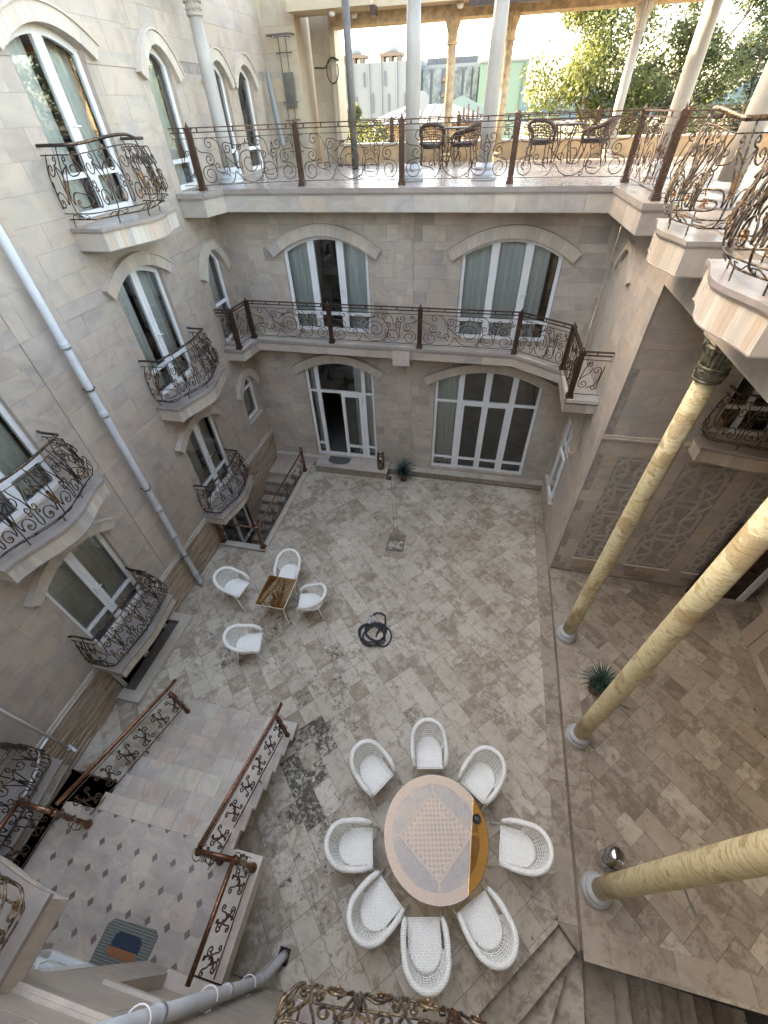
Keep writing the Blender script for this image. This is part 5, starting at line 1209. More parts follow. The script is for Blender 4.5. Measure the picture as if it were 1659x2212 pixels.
# ------------------------------------------------------------ wicker chairs
def chair_path(t):
    """t in -1..1 along the top roll from the left arm front round the back"""
    a = abs(t); s = 1 if t > 0 else -1
    if a < .55:
        q = a/.55*math.pi/2; x = .285*math.sin(q); y = -.10-.29*math.cos(q); z = .82-.13*(1-math.cos(q))**1.2
    else:
        q = (a-.55)/.45; x = .285-.02*q**2+.012*math.sin(q*3); y = -.10+.34*q; z = .69-.075*q-.06*max(0,q-.75)**1.2*4
    return Vector((s*x, y, z))
def make_chair(name, label, mats, loc, rz, group):
    roll_m, strand_m = mats
    t = thing(name, label, 'chair', (0,0,0), group)
    n = 72; P = [chair_path(-1+2*i/n) for i in range(n+1)]
    P = [P[0]+Vector((0,.012,-.14)), P[0]+Vector((0,.022,-.06))]+P+[P[-1]+Vector((0,.022,-.06)), P[-1]+Vector((0,.012,-.14))]
    m = MB(); m.tube(P, lambda i,a: .041*(1+.07*math.cos(4*a+i*.9))*(1.0 if 2<i<n else .85), 12); obj('armrest', m, roll_m, t, smooth=True)
    # seat
    out = []
    for i in range(25):
        q = -math.pi/2+math.pi*i/24; out.append((.218*math.sin(q)*(1.0), -.06-.20*math.cos(q)))
    seat = [(.232,.26)]+[(x,y) for x,y in reversed(out)]+[(-.232,.26)]
    m = MB(); ng = len(seat); lay = [(.93,.425),(.985,.435),(.93,.45),(.5,.453)]
    V = []
    for k,z in lay: V += [(x*k, (y-.03)*k+.03, z) for x,y in seat]
    V.append((0,.03,.452))
    Fc = [(a*ng+i,a*ng+(i+1)%ng,(a+1)*ng+(i+1)%ng,(a+1)*ng+i) for a in range(3) for i in range(ng)]+[(3*ng+i,3*ng+(i+1)%ng,4*ng) for i in range(ng)]+[tuple(range(ng-1,-1,-1))]
    m.add(V,Fc); obj('seat', m, roll_m, t, smooth=False)
    m = MB()   # raised over-under weave on the seat
    for i in range(15):
        x = -.215+.0307*i
        ylo = -.06-.19*math.sqrt(max(0,1-(x/.222)**2)); k = int((.25-ylo)/.028)
        for j in range(k):
            y = .245-j*.028
            if (i+j)%2==0: m.add([(x-.012,y-.0135,.452),(x+.012,y-.0135,.452),(x+.012,y,.458),(x-.012,y,.458),(x+.012,y+.0135,.452),(x-.012,y+.0135,.452)],[(0,1,2,3),(3,2,4,5)])
            else: m.add([(x-.0145,y-.011,.452),(x,y-.011,.457),(x,y+.011,.457),(x-.0145,y+.011,.452),(x+.0145,y-.011,.452),(x+.0145,y+.011,.452)],[(0,1,2,3),(1,4,5,2)])
    o_ = obj('seat_weave', m, strand_m, t); o_['kind'] = 'stuff'
    # woven back
    def shell(tt, v):
        top = chair_path(tt); a = abs(tt)
        q = min(a/.55,1)*math.pi/2; sx = 1 if tt>0 else -1
        b_ = Vector((sx*.215*math.sin(q), -.055-.205*math.cos(q), .40))
        if a > .55: b_ += Vector((0,(a-.55)*.5,0))
        top = top-Vector((0,0,.01)); p = b_.lerp(top, v); bulge = .018*math.sin(math.pi*v); d = Vector((p.x,p.y+.05,0)).normalized()
        return p+d*bulge
    m = MB()
    NV = 20
    for i in range(NV+1):
        tt = -.60+1.2*i/NV; m.tube([shell(tt, k/7) for k in range(8)], .0062, 4, cap=False)
    for k in range(9):
        v = .03+k*.115; m.tube([shell(-.60+1.2*i/NV, v)+Vector((0,0,.004*(-1)**(i+k))) for i in range(NV+1)], .0080, 4, cap=False)
    w_ = obj('woven_back', m, strand_m, t); w_['kind'] = 'stuff'
    m = MB()   # D-shaped edge strips between arm and seat
    for s in (-1,1): m.tube([shell(s*.60,k/8) for k in range(9)],.011,6)
    obj('edge_roll', m, strand_m, t, smooth=True)
    m = MB(); m.tube([(.235*.98,.27,.435),(-.235*.98,.27,.435)],.012,6); m.tube([(x*.97,y*.97,.385) for x,y in seat],.010,6,closed=True); m.tube([(x*.98,y,.405) for x,y in seat],.012,6,closed=True); obj('seat_frame', m, strand_m, t)
    for sx in (-1,1):
        m = MB(); m.tube([(sx*.262,.252,.60),(sx*.262,.255,.44),(sx*.268,.285,.22),(sx*.285,.385,.0)],.0165,8); obj('leg', m, strand_m, t, smooth=True)
        m = MB(); m.tube([(sx*.20,-.20,.42),(sx*.215,-.235,.22),(sx*.245,-.30,.0)],.0165,8); obj('leg', m, strand_m, t, smooth=True)
    return t
wm = (M['wicker'], M['strand'])
chairs = [  # front middle, back point
 ('white wicker armchair at the upper left of the round table',(-.62,1.66),(-1.13,2.03)),
 ('white wicker armchair at the top of the round table, farthest from the camera',(.11,2.06),(-.03,2.74)),
 ('white wicker armchair at the upper right of the round table beside the black ashtray',(.84,1.86),(1.18,2.43)),
 ('white wicker armchair directly left of the round table, facing right',(-.63,.83),(-1.30,.66)),
 ('white wicker armchair at the lower left of the round table',(-.24,.38),(-.66,-.20)),
 ('white wicker armchair at the bottom of the round table, just above the gilded railing',(.27,.20),(.42,-.46)),
 ('white wicker armchair at the lower right of the round table',(.94,.52),(1.42,-.02)),
 ('white wicker armchair right of the round table, nearest the grey step band',(1.32,1.28),(2.02,1.25)),
 ('white wicker armchair behind the square glass table, its back to the back wing',(-3.86,5.34),(-3.94,5.93)),
 ('small white wicker armchair right of the square glass table, facing left',(-3.32,4.82),(-2.68,4.96)),
 ('white wicker armchair left of the square glass table near the downpipe',(-4.78,4.88),(-5.44,4.99)),
 ('white wicker armchair standing apart, nearer the stairs than the square table',(-3.80,3.68),(-4.42,3.50))]
proto = None
for label, f, b_ in chairs:
    d = Vector((f[0]-b_[0], f[1]-b_[1])).normalized(); c = Vector(f)-d*.265; rz = math.atan2(d.y,d.x)-math.pi/2
    if proto is None:
        proto = make_chair('wicker_chair', label, wm, None, 0, 'white wicker armchairs'); proto.location = (c.x,c.y,.001); proto.rotation_euler = (0,0,rz)
    else:
        r_ = copy_tree(proto, (c.x,c.y,.001), rz, label)
dk = (M['wicker_dark'], M['wicker_dark'])
pd = make_chair('rattan_chair','dark rattan chair facing away, left of the small terrace table',dk,None,0,'dark rattan terrace chairs'); pd.location = (-1.75,13.6,7.522); pd.rotation_euler=(0,0,.1)
copy_tree(pd,(-.95,14.0,7.522),1.3,'dark rattan chair turned sideways between two pale columns')
copy_tree(pd,(.85,14.0,7.522),-.3,'dark rattan chair left of the round terrace table by the tree')
copy_tree(pd,(2.15,14.1,7.522),1.2,'dark rattan chair turned sideways in front of the big tree')
def small_table(x,y,label):
    t = thing('terrace_table',label,'table',(x,y,7.52),'small dark terrace tables'); m = MB(); m.lathe([(.40,.70),(.41,.71),(.41,.73),(.40,.735)],(x,y,7.52),32); obj('tabletop', m, M['wicker_dark'], t)
    for k in range(4):
        a = k*math.pi/2+.5; m = MB(); m.tube([(x+.30*math.cos(a),y+.30*math.sin(a),7.522),(x+.18*math.cos(a),y+.18*math.sin(a),7.9),(x+.28*math.cos(a),y+.28*math.sin(a),8.22)],.017,6); obj('leg', m, M['wicker_dark'], t)
small_table(-1.35,14.45,'small dark round table among the rattan chairs on the left of the terrace'); small_table(1.45,14.3,'small dark round table in front of the tree on the terrace')
# ------------------------------------------------------------ round table
TC = Vector((.315,1.13)); TR = R(12.5)
def T2(x,y): c,s=math.cos(TR),math.sin(TR); return (TC.x+x*c-y*s, TC.y+x*s+y*c)
t = thing('round_table','large round wicker table under bronze tinted glass with a lattice square','table',(TC.x,TC.y,0))
m = MB(); m.lathe([(.655,.700),(.650,.712),(.655,.724),(.775,.724),(.783,.712),(.775,.700)],(TC.x,TC.y,0),96,fn=lambda a,z:1+.0035*math.cos(a*110),cap=False); obj('rim', m, M['strand'], t)
m = MB()
for k in range(150):
    a = k*2*math.pi/150; m.tube([(TC.x+r_*math.cos(a),TC.y+r_*math.sin(a),z_) for r_,z_ in ((.655,.724),(.70,.7275),(.775,.724))],.006,4,cap=False)
o_ = obj('rim_weave', m, M['strand'], t); o_['kind'] = 'stuff'
m = MB(); n=96; m.lathe([(.786,.735),(.788,.738),(.786,.741),(.001,.7412)],(TC.x,TC.y,0),n); obj('glass_top', m, M['glass_bronze'], t)
hs = .385
for a,b_ in (((-hs,-hs),(hs,-hs)),((hs,-hs),(hs,hs)),((hs,hs),(-hs,hs)),((-hs,hs),(-hs,-hs))):
    q = lambda p: T2((p[0]-p[1])*math.sqrt(.5),(p[0]+p[1])*math.sqrt(.5)); m = MB(); m.tube([(*q(a),.700),(*q(b_),.700)],.014,6); obj('frame_bar', m, M['strand'], t)
m = MB(); D = hs*math.sqrt(2)-.03; K = 17; st_ = 2*D/K
def lat(p,q,w,z):
    p,q = Vector(p),Vector(q); d=(q-p)
    if d.length<.01: return
    d.normalize(); n_=Vector((-d.y,d.x))*w
    m.add([(*T2(*(p+n_)),z),(*T2(*(q+n_)),z),(*T2(*(q-n_)),z),(*T2(*(p-n_)),z),(*T2(*(p+n_)),z-.004),(*T2(*(q+n_)),z-.004),(*T2(*(q-n_)),z-.004),(*T2(*(p-n_)),z-.004)],[(0,1,2,3),(4,7,6,5),(0,4,5,1),(2,6,7,3)])
for i in range(K+1):
    v = -D+i*st_; L = D-abs(v)
    lat((-L,v),(L,v),.0105,.703); lat((v,-L),(v,L),.0105,.7055)
for i in range(-K,K+1):
    v = i*st_
    # diagonals between the members
    for sg in (-1,1):
        c = v; L = D/1.0
        a0 = max(-D,(-D+c)/1)/1
        p0 = None; p1 = None
        for k in range(201):
            x = -D+2*D*k/200; y = sg*x+c
            if abs(x)+abs(y) <= D:
                p0 = p0 or (x,y); p1 = (x,y)
        if p0 and p1 and i%2==0 and False: lat(p0,p1,.0045,.6955)
lt = obj('lattice', m, M['strand'], t)
for k in range(4):
    a = TR+k*math.pi/2+math.pi/2; c_ = lambda r,z,o=0: (TC.x+r*math.cos(a+o),TC.y+r*math.sin(a+o),z)
    m = MB(); m.tube([c_(.54,.70),c_(.67,.70)],.013,6); m.tube([c_(.64,.70,.05),c_(.60,.67,.03),c_(.60,.67,-.03),c_(.64,.70,-.05)],.010,6); obj('strut', m, M['strand'], t)
    m = MB(); m.tube([c_(.54,.69),c_(.42,.45),c_(.40,.25),c_(.50,.0)],.020,8); obj('leg', m, M['strand'], t, smooth=True)
m = MB(); m.tube([(TC.x+.36*math.cos(a*.2618),TC.y+.36*math.sin(a*.2618),.22) for a in range(24)],.014,6,closed=True); obj('stretcher', m, M['strand'], t)
t = thing('ashtray','round black ashtray on the amber side of the round glass table','ashtray',(.905,1.45,.742))
m = MB(); m.lathe([(.062,0),(.066,.008),(.064,.026),(.055,.027),(.050,.012),(.001,.010)],(.905,1.45,.742),28); obj('dish', m, M['hose'], t, smooth=True)
m = MB(); m.tube([(.905+.028*math.cos(a*.4),1.45+.028*math.sin(a*.4),.757) for a in range(17)],.003,4); m.tube([(.885,1.44,.757),(.90,1.465,.757),(.925,1.45,.757)],.003,4); obj('emblem', m, M['chrome'], t)
# ------------------------------------------------------------ square table
t = thing('square_table','square amber glass topped wicker table between four white chairs','table',(-3.86,4.83,0))
cx,cy = -3.86,4.83; hx,hy=.345,.405
def fr_(x0,y0,k,z): return [(cx-hx*k,cy-hy*k,z),(cx+hx*k,cy-hy*k,z),(cx+hx*k,cy+hy*k,z),(cx-hx*k,cy+hy*k,z)]
M['amber'] = wicker('amber_wicker',(0.25,0.195,0.10),(0.14,0.105,0.05),80)
m = MB()
A_, B_ = fr_(0,0,1,.685), fr_(0,0,.72,.685)
for i in range(4): m.add([A_[i],A_[(i+1)%4],B_[(i+1)%4],B_[i]],[(0,1,2,3)]); m.add([(*A_[i][:2],.66),(*A_[(i+1)%4][:2],.66),(*B_[(i+1)%4][:2],.66),(*B_[i][:2],.66)],[(0,1,2,3)])
obj('rim', m, M['amber'], t)
m = MB(); m.tube([(x,y,.675) for x,y,_ in fr_(0,0,1.0,0)],.016,6,closed=True); obj('frame_bar', m, M['strand'], t)
m = MB(); m.box((cx-hx*1.01,cy-hy*1.01,.692),(cx+hx*1.01,cy+hy*1.01,.699)); obj('glass_top', m, M['glass_bronze'], t)
m = MB()   # inner tapered woven basket and shelf
C_ = fr_(0,0,.50,.34)
for i in range(4):
    for k in range(9):
        v = k/8; m.tube([tuple(Vector(B_[i]).lerp(Vector(C_[i]),v)-Vector((0,0,.02))), tuple(Vector(B_[(i+1)%4]).lerp(Vector(C_[(i+1)%4]),v)-Vector((0,0,.02)))],.007,4)
for k in range(9):
    for ax in (0,1):
        v = -1+k/4
        if ax: m.box((cx+hx*.5*v-.010,cy-hy*.5,.318),(cx+hx*.5*v+.010,cy+hy*.5,.324))
        else: m.box((cx-hx*.5,cy+hy*.5*v-.010,.325),(cx+hx*.5,cy+hy*.5*v+.010,.331))
obj('shelf', m, M['amber'], t)
for sx in (-1,1):
    for sy in (-1,1):
        m = MB(); m.tube([(cx+sx*hx*.96,cy+sy*hy*.96,.68),(cx+sx*hx*.80,cy+sy*hy*.82,.35),(cx+sx*hx*.82,cy+sy*hy*.84,.18),(cx+sx*hx*1.08,cy+sy*hy*1.05,0)],.017,7); obj('leg', m, M['strand'], t, smooth=True)
# ------------------------------------------------------------ hose, drain, bins, plants, mats
t = thing('garden_hose','coiled black hose with a grey nozzle lying on the court floor','hose',(-1.5,4.6,0))
P = []
for i in range(230):
    a = i*.135; r_ = .30-.10*(.5+.5*math.sin(i*.021))+.02*math.sin(i*.37); ox = .05*math.sin(i*.028); oy = .05*math.cos(i*.019)
    P.append((-1.50+ox+r_*1.05*math.cos(a),4.60+oy+r_*.98*math.sin(a),.022+.045*(i/230)+.012*math.sin(i*.21)))
P += [(-1.30,4.92,.07),(-1.33,5.06,.06),(-1.43,5.13,.05),(-1.55,5.12,.04),(-1.63,5.06,.035)]
m = MB(); m.tube(P,.0185,7); obj('tube', m, M['hose'], t, smooth=True)
m = MB(); m.tube([(-1.26+.17*math.cos(a*.3),4.55+.24*math.sin(a*.3),.024+.002*a) for a in range(-9,12)],.0185,7); obj('loop', m, M['hose'], t, smooth=True)
m = MB(); m.tube([(-1.63,5.06,.035),(-1.71,5.02,.04),(-1.69,4.93,.09)],.022,8); m.tube([(-1.69,4.93,.09),(-1.66,4.84,.10)],lambda i,a:.03+.022*i,10); m.ball((-1.65,4.81,.10),.055,12,8,.8); obj('nozzle', m, M['pipe'], t)
t = thing('drain_cover','square stone infill drain cover with a dark metal rim','drain cover',(-1.52,7.33,0))
m = MB()
for r in ((-1.76,-1.29,7.505,7.545),(-1.76,-1.29,7.115,7.155),(-1.765,-1.73,7.13,7.53),(-1.33,-1.295,7.13,7.53)): m.box((r[0],r[2],-.002),(r[1],r[3],.006))
obj('rim', m, M['steel'], t); m = MB(); m.box((-1.725,7.16,-.002),(-1.335,7.50,.004),.2); m.st=[.8]*len(m.f); obj('stone_infill', m, M['floor'], t)
if 1:
    for (x0,x1,y0,y1) in ((-2.07,-1.772,6.88,7.76),(-1.288,-.99,6.88,7.76),(-1.768,-1.292,6.88,7.11),(-1.768,-1.292,7.55,7.76)):
        m = MB(); m.box((x0,y0,-.002),(x1,y1,.0035),random.random()); obj('surround_slab', m, M['floor2'], t)
t = thing('channel_drain','narrow paved drain channel running from the back wing to the drain cover','drain',(-2,9,0))
for a in (0,.11):
    m = MB(); m.add([(-2.27+a,10.3,.0032),(-2.262+a,10.3,.0032),(-1.60+a*.9+.008,7.56,.0032),(-1.60+a*.9,7.56,.0032)],[(0,3,2,1)]); obj('joint_line', m, M['dark'], t)
m = MB(); m.box((-2.40,10.05,.0),(-2.22,10.22,.006)); obj('grating', m, M['dark'], t); m = MB(); m.lathe([(.045,.006),(.05,.03),(.03,.035)],(-2.31,10.13,0),12); obj('outlet', m, M['steel'], t)
def bin_(x,y,z,r,h,label,dome,mat):
    t = thing('litter_bin',label,'bin',(x,y,z)); m = MB()
    m.lathe([(r*.98,0),(r,.02),(r,h*.78)],(x,y,z),32); obj('body', m, mat, t, smooth=True)
    m = MB(); m.lathe([(r*1.04,h*.78),(r*1.04,h*.80),(r,h*.80)]+([(r*.97,h*.88),(r*.8,h*.96),(r*.45,h),(.01,h*1.01)] if dome else [(r,h*.97),(r*.97,h),(r*.85,h*1.0),(r*.8,h*.97),(.01,h*.96)]),(x,y,z),32); obj('lid', m, mat, t, smooth=True)
    m = MB(); F_ = frame((x,y,z),(1,0,0),(0,-1,0))
    m.add([(x+(r*1.01)*math.sin(a),y-(r*1.01)*math.cos(a),z+h*zz) for zz in (.50 if not dome else .60,.72) for a in (-.45,-.15,.15,.45)],[(0,1,5,4),(1,2,6,5),(2,3,7,6)]); obj('opening', m, M['dark'], t)
M['bronze_steel'] = plain('brown_steel',(0.22,0.17,0.13),.25,.85,nscale=6)
bin_(-2.58,10.27,.275,.115,.60,'brown metal ash bin on the doorstep by the open entrance',False,M['bronze_steel'])
bin_(2.93,1.43,.156,.135,.62,'chrome domed litter bin next to the nearest golden column',True,M['chrome'])
def yucca(x,y,z,label,pr,ph,n,L,lean=0):
    t = thing('potted_yucca',label,'plant',(x,y,z),'potted spiky plants')
    m = MB(); m.lathe([(pr*.72,0),(pr*.95,ph*.75),(pr*1.06,ph*.8),(pr*1.06,ph),(pr*.95,ph),(pr*.92,ph*.9),(.01,ph*.88)],(x,y,z),28); obj('pot', m, M['terracotta'], t, smooth=True)
    m = MB(); m.lathe([(pr*.9,ph*.9),(.01,ph*.93)],(x,y,z),20); obj('soil', m, M['soil'], t)
    m = MB(); m.tube([(x,y,z+ph*.9),(x+.01,y,z+ph*.9+L*.45)],.035,8); obj('stem', m, M['bark'], t)
    for k in range(n):
        el = math.asin(min(1,-.25+1.2*(k/n))); a = k*2.39996; l = L*random.uniform(.8,1.1); c = Vector((x,y,z+ph*.9+L*(.2+.3*k/n)))
        d = Vector((math.cos(a)*math.cos(el),math.sin(a)*math.cos(el),math.sin(el))); s_ = d.cross(Vector((0,0,1))).normalized(); w = .013*random.uniform(.8,1.2)
        p = [c, c+d*l*.35+Vector((0,0,.012)), c+d*l*.75, c+d*l+Vector((0,0,-.04*math.cos(el)))]; m = MB(); V=[]
        for q,ww in zip(p,(w*.7,w,w*.6,.001)): V += [q-s_*ww+Vector((0,0,.005)), q-Vector((0,0,.004)), q+s_*ww+Vector((0,0,.005))]
        m.add(V,[(3*i+j,3*i+j+1,3*i+j+4,3*i+j+3) for i in range(3) for j in (0,1)],random.random()); obj('leaf', m, M['leaf_yucca'], t)
yucca(-1.83,10.16,.0,'spiky blue-green yucca in a terracotta pot against the back wing',.155,.24,110,.42)
yucca(3.16,4.17,.156,'spiky dark yucca in a terracotta pot between the golden columns',.17,.28,80,.40)
# door mats
t = thing('doormat','dark half-round rubber mat on the back wing doorstep','mat',(-4.05,10.4,.275))
m = MB(); P = [(-4.42,10.62),(-3.68,10.62)]+[(-4.05+.37*math.cos(a*.15),10.42-.20*math.sin(a*.15)) for a in range(22)]; m.prism(P,.2755,.286,.5); obj('base', m, M['rubber_mat'], t)
for k in range(12):
    yy = 10.60-k*.03; hw_ = .36 if yy>10.42 else .36*math.sqrt(max(0,1-((10.42-yy)/.2)**2))
    if hw_ > .05: m = MB(); m.box((-4.05-hw_,yy-.007,.285),(-4.05+hw_,yy+.007,.291)); obj('rib', m, M['rubber_mat'], t)
t = thing('entrance_mat','grey loop mat with a blue and orange centre on the stair landing','mat',(-3.36,-.9,1.2))
Pm = [(-3.66,-.66),(-3.07,-.64),(-3.01,-.69),(-3.03,-1.10),(-3.72,-1.10),(-3.72,-.72)]
m = MB(); m.prism(Pm,1.2012,1.211,.5); obj('base', m, M['rubber_mat'], t)
M['mat_rib'] = plain('mat_loops',(0.21,0.21,0.17),.8,nscale=60); M['mat_blue'] = plain('navy_pile',(0.022,0.035,0.055),.95,nscale=50,namt=.3); M['mat_orange'] = plain('rust_pile',(0.27,0.105,0.045),.95,nscale=50)
def inpoly(x,y,P):
    c=False
    for i in range(len(P)):
        (x0,y0),(x1,y1)=P[i],P[(i+1)%len(P)]
        if (y0>y)!=(y1>y) and x < (x1-x0)*(y-y0)/(y1-y0)+x0: c = not c
    return c
m = MB()
for i in range(26):
    for j in range(17):
        x = -3.71+i*.0275+(j%2)*.013; y = -1.09+j*.0275
        if inpoly(x,y,[(a*1.0,b_) for a,b_ in Pm]) and not(-3.57<x<-3.17 and -.98<y<-.76): m.box((x-.010,y-.006,1.21),(x+.010,y+.006,1.217))
o_ = obj('loops', m, M['mat_rib'], t); o_['kind']='stuff'
m = MB(); m.prism([(-3.54,-.77),(-3.50,-.745),(-3.22,-.745),(-3.17,-.79),(-3.17,-.88),(-3.56,-.88)],1.211,1.218); obj('centre_panel', m, M['mat_blue'], t)
m = MB(); m.prism([(-3.57,-.885),(-3.175,-.885),(-3.19,-.95),(-3.23,-.965),(-3.53,-.965),(-3.575,-.93)],1.211,1.218); obj('lower_panel', m, M['mat_orange'], t)
M['mat_letter'] = plain('mat_print',(0.15,0.06,0.035),.95)
m = MB()
for k in range(7): xx = -3.50+k*.042; m.box((xx,-.945,1.218),(xx+.006,-.905,1.2185)); m.box((xx,-.945 if k%2 else -.911,1.218),(xx+.025,-.939 if k%2 else -.905,1.2186))
obj('lettering', m, M['mat_letter'], t)
M['far_white'] = plain('far_render', (0.20,0.215,0.21), .8, nscale=.15, namt=.06); M['far_lattice'] = plain('far_screen',(0.14,0.165,0.165),.8,nscale=2,namt=.3)
M['far_green'] = plain('pale_green_render',(0.16,0.23,0.17),.8); M['far_brown'] = plain('far_brown',(0.17,0.12,0.085),.8); M['far_dark'] = plain('far_slit',(0.10,0.11,0.12),.6)
M['metal_roof'] = plain('weathered_metal_roof',(0.17,0.165,0.155),.6,.0,nscale=1.5,namt=.2); M['green_roof'] = plain('green_sheet_roof',(0.008,0.035,0.033),.7)
# things on the terrace
t = thing('wall_bars','thin steel exercise bars fixed on the pier','exercise bars',(-5.6,14.9,7.6))
FPr = frame((0,14.92,0),(1,0,0),(0,-1,0))
for xx in (-5.92,-5.72):
    m = MB(); m.tube([FPr(xx,7.7,.06),FPr(xx,10.05,.06)],.013,6); obj('upright', m, M['steel'], t)
for zz in (7.85,8.2,8.5,8.85,9.75,10.02):
    m = MB(); m.tube([FPr(-6.0,zz,.0),FPr(-6.0,zz,.10),FPr(-5.62,zz,.10),FPr(-5.62,zz,0)],.012,6); obj('rung', m, M['steel'], t)
m = MB(); m.tube([FPr(-6.1,10.05,0),FPr(-6.1,10.03,.35),FPr(-5.5,10.03,.42),FPr(-5.5,10.05,0)],.02,6); obj('pull_up_bar', m, M['steel'], t)
m = MB(); m.fbox(FPr,-5.90,-5.62,8.75,9.4,.08,.13,.5); obj('backrest', m, M['steel'], t)
t = thing('cable_loop','dark loose cable looped beside the pier','cable',(-4.7,15.6,9.5))
m = MB(); m.tube([(-5.4,16.0,9.52),(-5.1,15.95,9.5),(-4.85,15.7,9.62),(-4.7,15.55,9.66),(-4.55,15.5,9.60)]+[(-4.74+.16*math.cos(a*.4),15.5,9.42+.24*math.sin(a*.4)) for a in range(2,18)],.014,6); obj('cable', m, M['hose'], t)
t = thing('closed_parasol','closed white parasol leaning by the left wing windows','parasol',(-5.9,14.3,7.52))
m = MB(); m.tube([(-5.95,14.35,7.55),(-6.22,14.55,9.4)],.022,8); obj('pole', m, M['steel'], t); m = MB(); m.tube([(-6.02,14.40,8.0),(-6.10,14.46,8.5),(-6.2,14.53,9.25),(-6.23,14.56,9.5)],lambda i,a:(.06,.075,.05,.02)[i]*(1+.15*math.cos(5*a)),14); obj('canopy', m, M['far_white'], t)
t = thing('floor_mat','dark scrollwork mat lying flat on the terrace floor','mat',(-4.1,14.8,7.52))
for k in range(9):
    P = [( -4.55+k*.13+x*.5, 14.65+y*.5+.1*(k%2), 7.527) for x,y in spiral(.1,.1,.22,k,1.4,1,tail=(.3,.3))]; m = MB(); m.tube(P,.014,5); obj('scroll', m, M['iron'], t)
# ------------------------------------------------------------ beyond the terrace
def tree(name,label,x,y,z0,h,cr,mat,nl,leaf,seed,group='trees beyond the terrace'):
    rnd = random.Random(seed); t = thing(name,label,'tree',(x,y,z0),group)
    m = MB(); m.tube([(x,y,z0),(x+.1,y,z0+h*.3),(x-.15,y+.1,z0+h*.6),(x,y,z0+h*.85)],lambda i,a:(.32,.26,.18,.06)[i]*h/9,10); obj('trunk', m, M['bark'], t, smooth=True)
    cl = []
    for k in range(cr[4]):
        while True:
            p = Vector((rnd.uniform(-1,1),rnd.uniform(-1,1),rnd.uniform(-1,1)))
            if .35 < p.length < 1: break
        cl.append((Vector((x+p.x*cr[0],y+p.y*cr[1],z0+cr[3]+p.z*cr[2])), rnd.uniform(.55,1.15)*cr[5]))
    for k in range(10):
        c = cl[k*len(cl)//10][0]; s_ = Vector((x,y,z0+h*rnd.uniform(.3,.6))); m = MB(); m.tube([s_,s_.lerp(c,.5)+Vector((0,0,.3)),c],lambda i,a:(.10,.06,.02)[i],6); obj('limb', m, M['bark'], t)
    m = MB(); V=[]; Fc=[]; rs=[]
    for c, r_ in cl:
        tone = rnd.random()
        for i in range(nl//len(cl)):
            d = Vector((rnd.gauss(0,1),rnd.gauss(0,1),rnd.gauss(0,.8))).normalized()*r_*rnd.random()**.45; p = c+d
            a = Vector((rnd.gauss(0,1),rnd.gauss(0,1),rnd.gauss(0,1))).normalized(); b_ = a.orthogonal().normalized(); s_ = leaf*rnd.uniform(.6,1.3)
            k0 = len(V); V += [p-a*s_, p+b_*s_*.45, p+a*s_, p-b_*s_*.45]; Fc.append((k0,k0+1,k0+2,k0+3)); rs.append(min(1,max(0,tone*.5+rnd.random()*.5)))
    m.v = [tuple(v) for v in V]; m.f = Fc; m.r = rs; m.st=[0]*len(Fc); obj('crown', m, mat, t); return t
tree('broadleaf_tree','huge sunlit broadleaf tree filling the view beyond the terrace corner',4.2,23.5,-.05,13,(3.6,3.0,4.0,10.0,72,.80),M['leaf'],38000,.085,3)
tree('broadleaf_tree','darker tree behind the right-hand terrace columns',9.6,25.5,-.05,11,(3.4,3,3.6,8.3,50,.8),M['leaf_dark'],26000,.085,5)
tree('broadleaf_tree','leafy top of a tree at the upper right picture edge',10.2,20.5,-.05,13,(1.8,1.6,2.4,11.3,22,.55),M['leaf'],9000,.08,8)
tree('shrub','low green bush top behind the steel pole',-5.9,21.5,-.05,8.6,(1.5,1.2,1.3,7.6,26,.45),M['leaf'],11000,.07,9)
tree('shrub','yellow-green bush top just behind the parapet',-4.6,18.6,-.05,8.0,(1.3,.9,.8,7.5,22,.4),M['leaf'],9000,.06,10)
b1 = thing('office_building','large pale grey building with slit windows and lattice screens','building',(-12,72,0))
m = MB(); m.box((-24,70,0),(-10.6,90,12.75)); m.box((-10.6,70.6,0),(-3.8,90,12.3)); obj('wall', m, M['far_white'], b1)
for x,z0,z1 in ((-20.0,9.7,12.0),(-17.5,10.8,12.0),(-14.9,10.8,12.0),(-16.5,8.5,10.2),(-14.5,8.6,10.1),(-12.5,8.6,10.1),(-18.6,8.5,10.0)):
    m = MB(); m.box((x-.09,69.9,z0),(x+.09,70.02,z1)); obj('window', m, M['far_dark'], b1)
for x in (-18.9,-16.9,-15.4,-13.5,-11.6):
    m = MB(); m.box((x-.06,69.85,0),(x+.06,70.0,12.75)); obj('rib', m, M['far_white'], b1)
for x0,x1 in ((-10.4,-9.5),(-9.2,-8.2),(-6.7,-5.8),(-5.5,-4.7),(-4.5,-3.95)):
    m = MB(); m.box((x0,70.3,0),(x1,70.58,12.0)); obj('lattice_screen', m, M['far_lattice'], b1)
for zz in (8.1,9.6,10.9): m = MB(); m.box((-8.1,70.2,zz),(-6.9,70.6,zz+.35)); obj('balcony_front', m, M['far_brown'], b1); m = MB(); m.box((-8.0,70.5,zz+.35),(-7.0,70.61,zz+1.1)); obj('window', m, M['far_dark'], b1)
for cx_ in (-19.4,-14.8):
    m = MB()
    for dx in (-1.1,-.1,.9): m.box((cx_+dx,72,12.7),(cx_+dx+.45,73.4,13.3))
    m.box((cx_-1.2,71.9,13.3),(cx_+1.5,74.5,13.6)); obj('roof_pavilion', m, M['far_brown'], b1)
    m = MB(); m.lathe([(1.0,13.6),(.9,13.95),(.5,14.2),(.05,14.3)],(cx_,73,0),20); obj('dome', m, M['far_white'], b1, smooth=True)
m = MB(); m.box((-10.2,72,12.3),(-4.2,72.3,12.9))
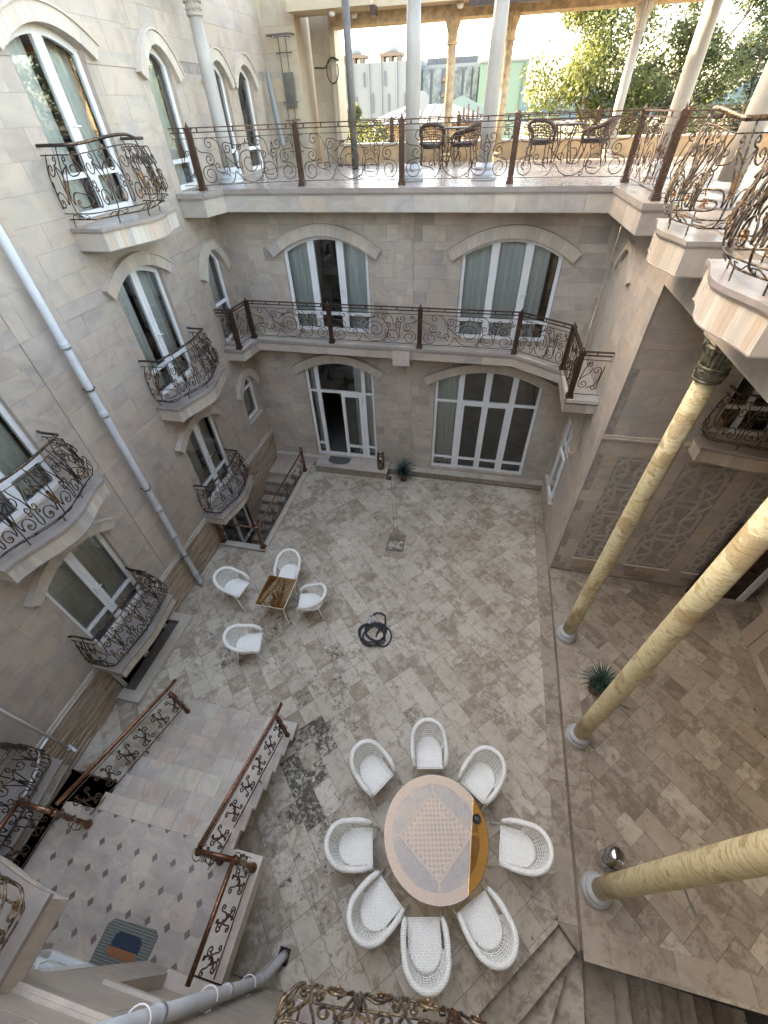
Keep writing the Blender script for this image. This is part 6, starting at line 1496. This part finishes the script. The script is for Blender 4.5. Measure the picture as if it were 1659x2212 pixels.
for i in range(14): m.box((-9.6+i*.4,71.9,12.3),(-9.5+i*.4,72.0,13.2+.3*(i>7)))
obj('roof_plant', m, M['far_dark'], b1)
b2 = thing('green_building','plain pale green building right of the office block','building',(-1,69,0)); m = MB(); m.box((-3.7,69,0),(1.5,84,12.1)); obj('wall', m, M['far_green'], b2); m = MB(); m.box((-3.75,68.9,12.1),(1.6,84,12.3)); obj('coping', m, M['far_white'], b2)
m = MB(); m.box((1.0,68.85,0),(1.1,69.0,12)); obj('drainpipe', m, M['far_dark'], b2)
for cx_,cy_b,w_,lab,mt,ez,rz_ in ((-4.6,31,3.6,'low house with weathered metal hip roof just beyond the terrace',M['metal_roof'],8.0,8.8),(-3.9,46,3.0,'dark green pyramid roof of a house among the buildings',M['green_roof'],8.1,9.35)):
    h_ = thing('house',lab,'house',(cx_,cy_b,0)); m = MB(); m.box((cx_-w_*.9,cy_b-.0,0),(cx_+w_*.9,cy_b+w_*1.8,ez)); obj('wall', m, M['plaster'] if ez==8.0 else M['far_white'], h_)
    m = MB(); a = [(cx_-w_,cy_b-.4,ez),(cx_+w_,cy_b-.4,ez),(cx_+w_,cy_b+w_*2,ez),(cx_-w_,cy_b+w_*2,ez)]; p_ = [(cx_-w_*.4,cy_b+w_,rz_),(cx_+w_*.35,cy_b+w_,rz_)] if ez==8.0 else [(cx_,cy_b+w_,rz_),(cx_+.01,cy_b+w_,rz_)]
    m.add(a+p_,[(0,1,5,4),(1,2,5),(2,3,4,5),(3,0,4),(0,3,2,1)]); rf = obj('roof', m, mt, h_)
    if ez == 8.0:
        for k in range(14):
            u = -1+2*k/13; m = MB(); m.tube([(cx_+w_*u,cy_b-.4,ez+.02),(cx_+max(-.4,min(.35,u))*w_,cy_b+w_*(1 if -.4<=u<=.35 else max(0,1-(abs(u)-.38)*1.6)),ez+(rz_-ez)*(1 if -.4<=u<=.35 else max(0,1-(abs(u)-.38)*1.6))+.02)],.03,4); obj('roof_seam', m, M['metal_roof'], rf)
        for k in range(5): m = MB(); m.box((cx_+w_*.55+k*.25,cy_b-.3+.1*(k%2),ez+.05),(cx_+w_*.55+k*.25+.08,cy_b+.4,ez+.5+.12*(k%3))); obj('timber', m, M['far_brown'], h_)
d_ = thing('satellite_dish','white satellite dish on the low house roof','satellite dish',(-4.6,30,9)); m = MB(); m.lathe([(.01,0),(.25,.03),(.40,.10)],(0,0,0),20); mm = MB(); mm.merge(m, Matrix.Translation((-4.55,30.5,8.9)) @ Matrix.Rotation(R(70),4,'X')); obj('dish', mm, M['far_white'], d_); mm = MB(); mm.tube([(-4.55,30.6,8.3),(-4.55,30.5,8.9)],.03,6); obj('mast', mm, M['steel'], d_)
hl = MB(); n=40
pts = [(-300+15*i, 420, 6+14*abs(math.sin(i*.35))*(.6+.4*math.sin(i*1.7))) for i in range(n+1)]
for i in range(n): a,b_=pts[i],pts[i+1]; hl.add([(a[0],a[1],-1),(b_[0],b_[1],-1),b_,a,(a[0],a[1]+80,-1),(b_[0],b_[1]+80,-1)],[(0,1,2,3),(3,2,5,4)])
M['hill'] = plain('distant_hill',(0.10,0.16,0.20),1,nscale=.02); obj('hills', hl, M['hill'], kind='structure')
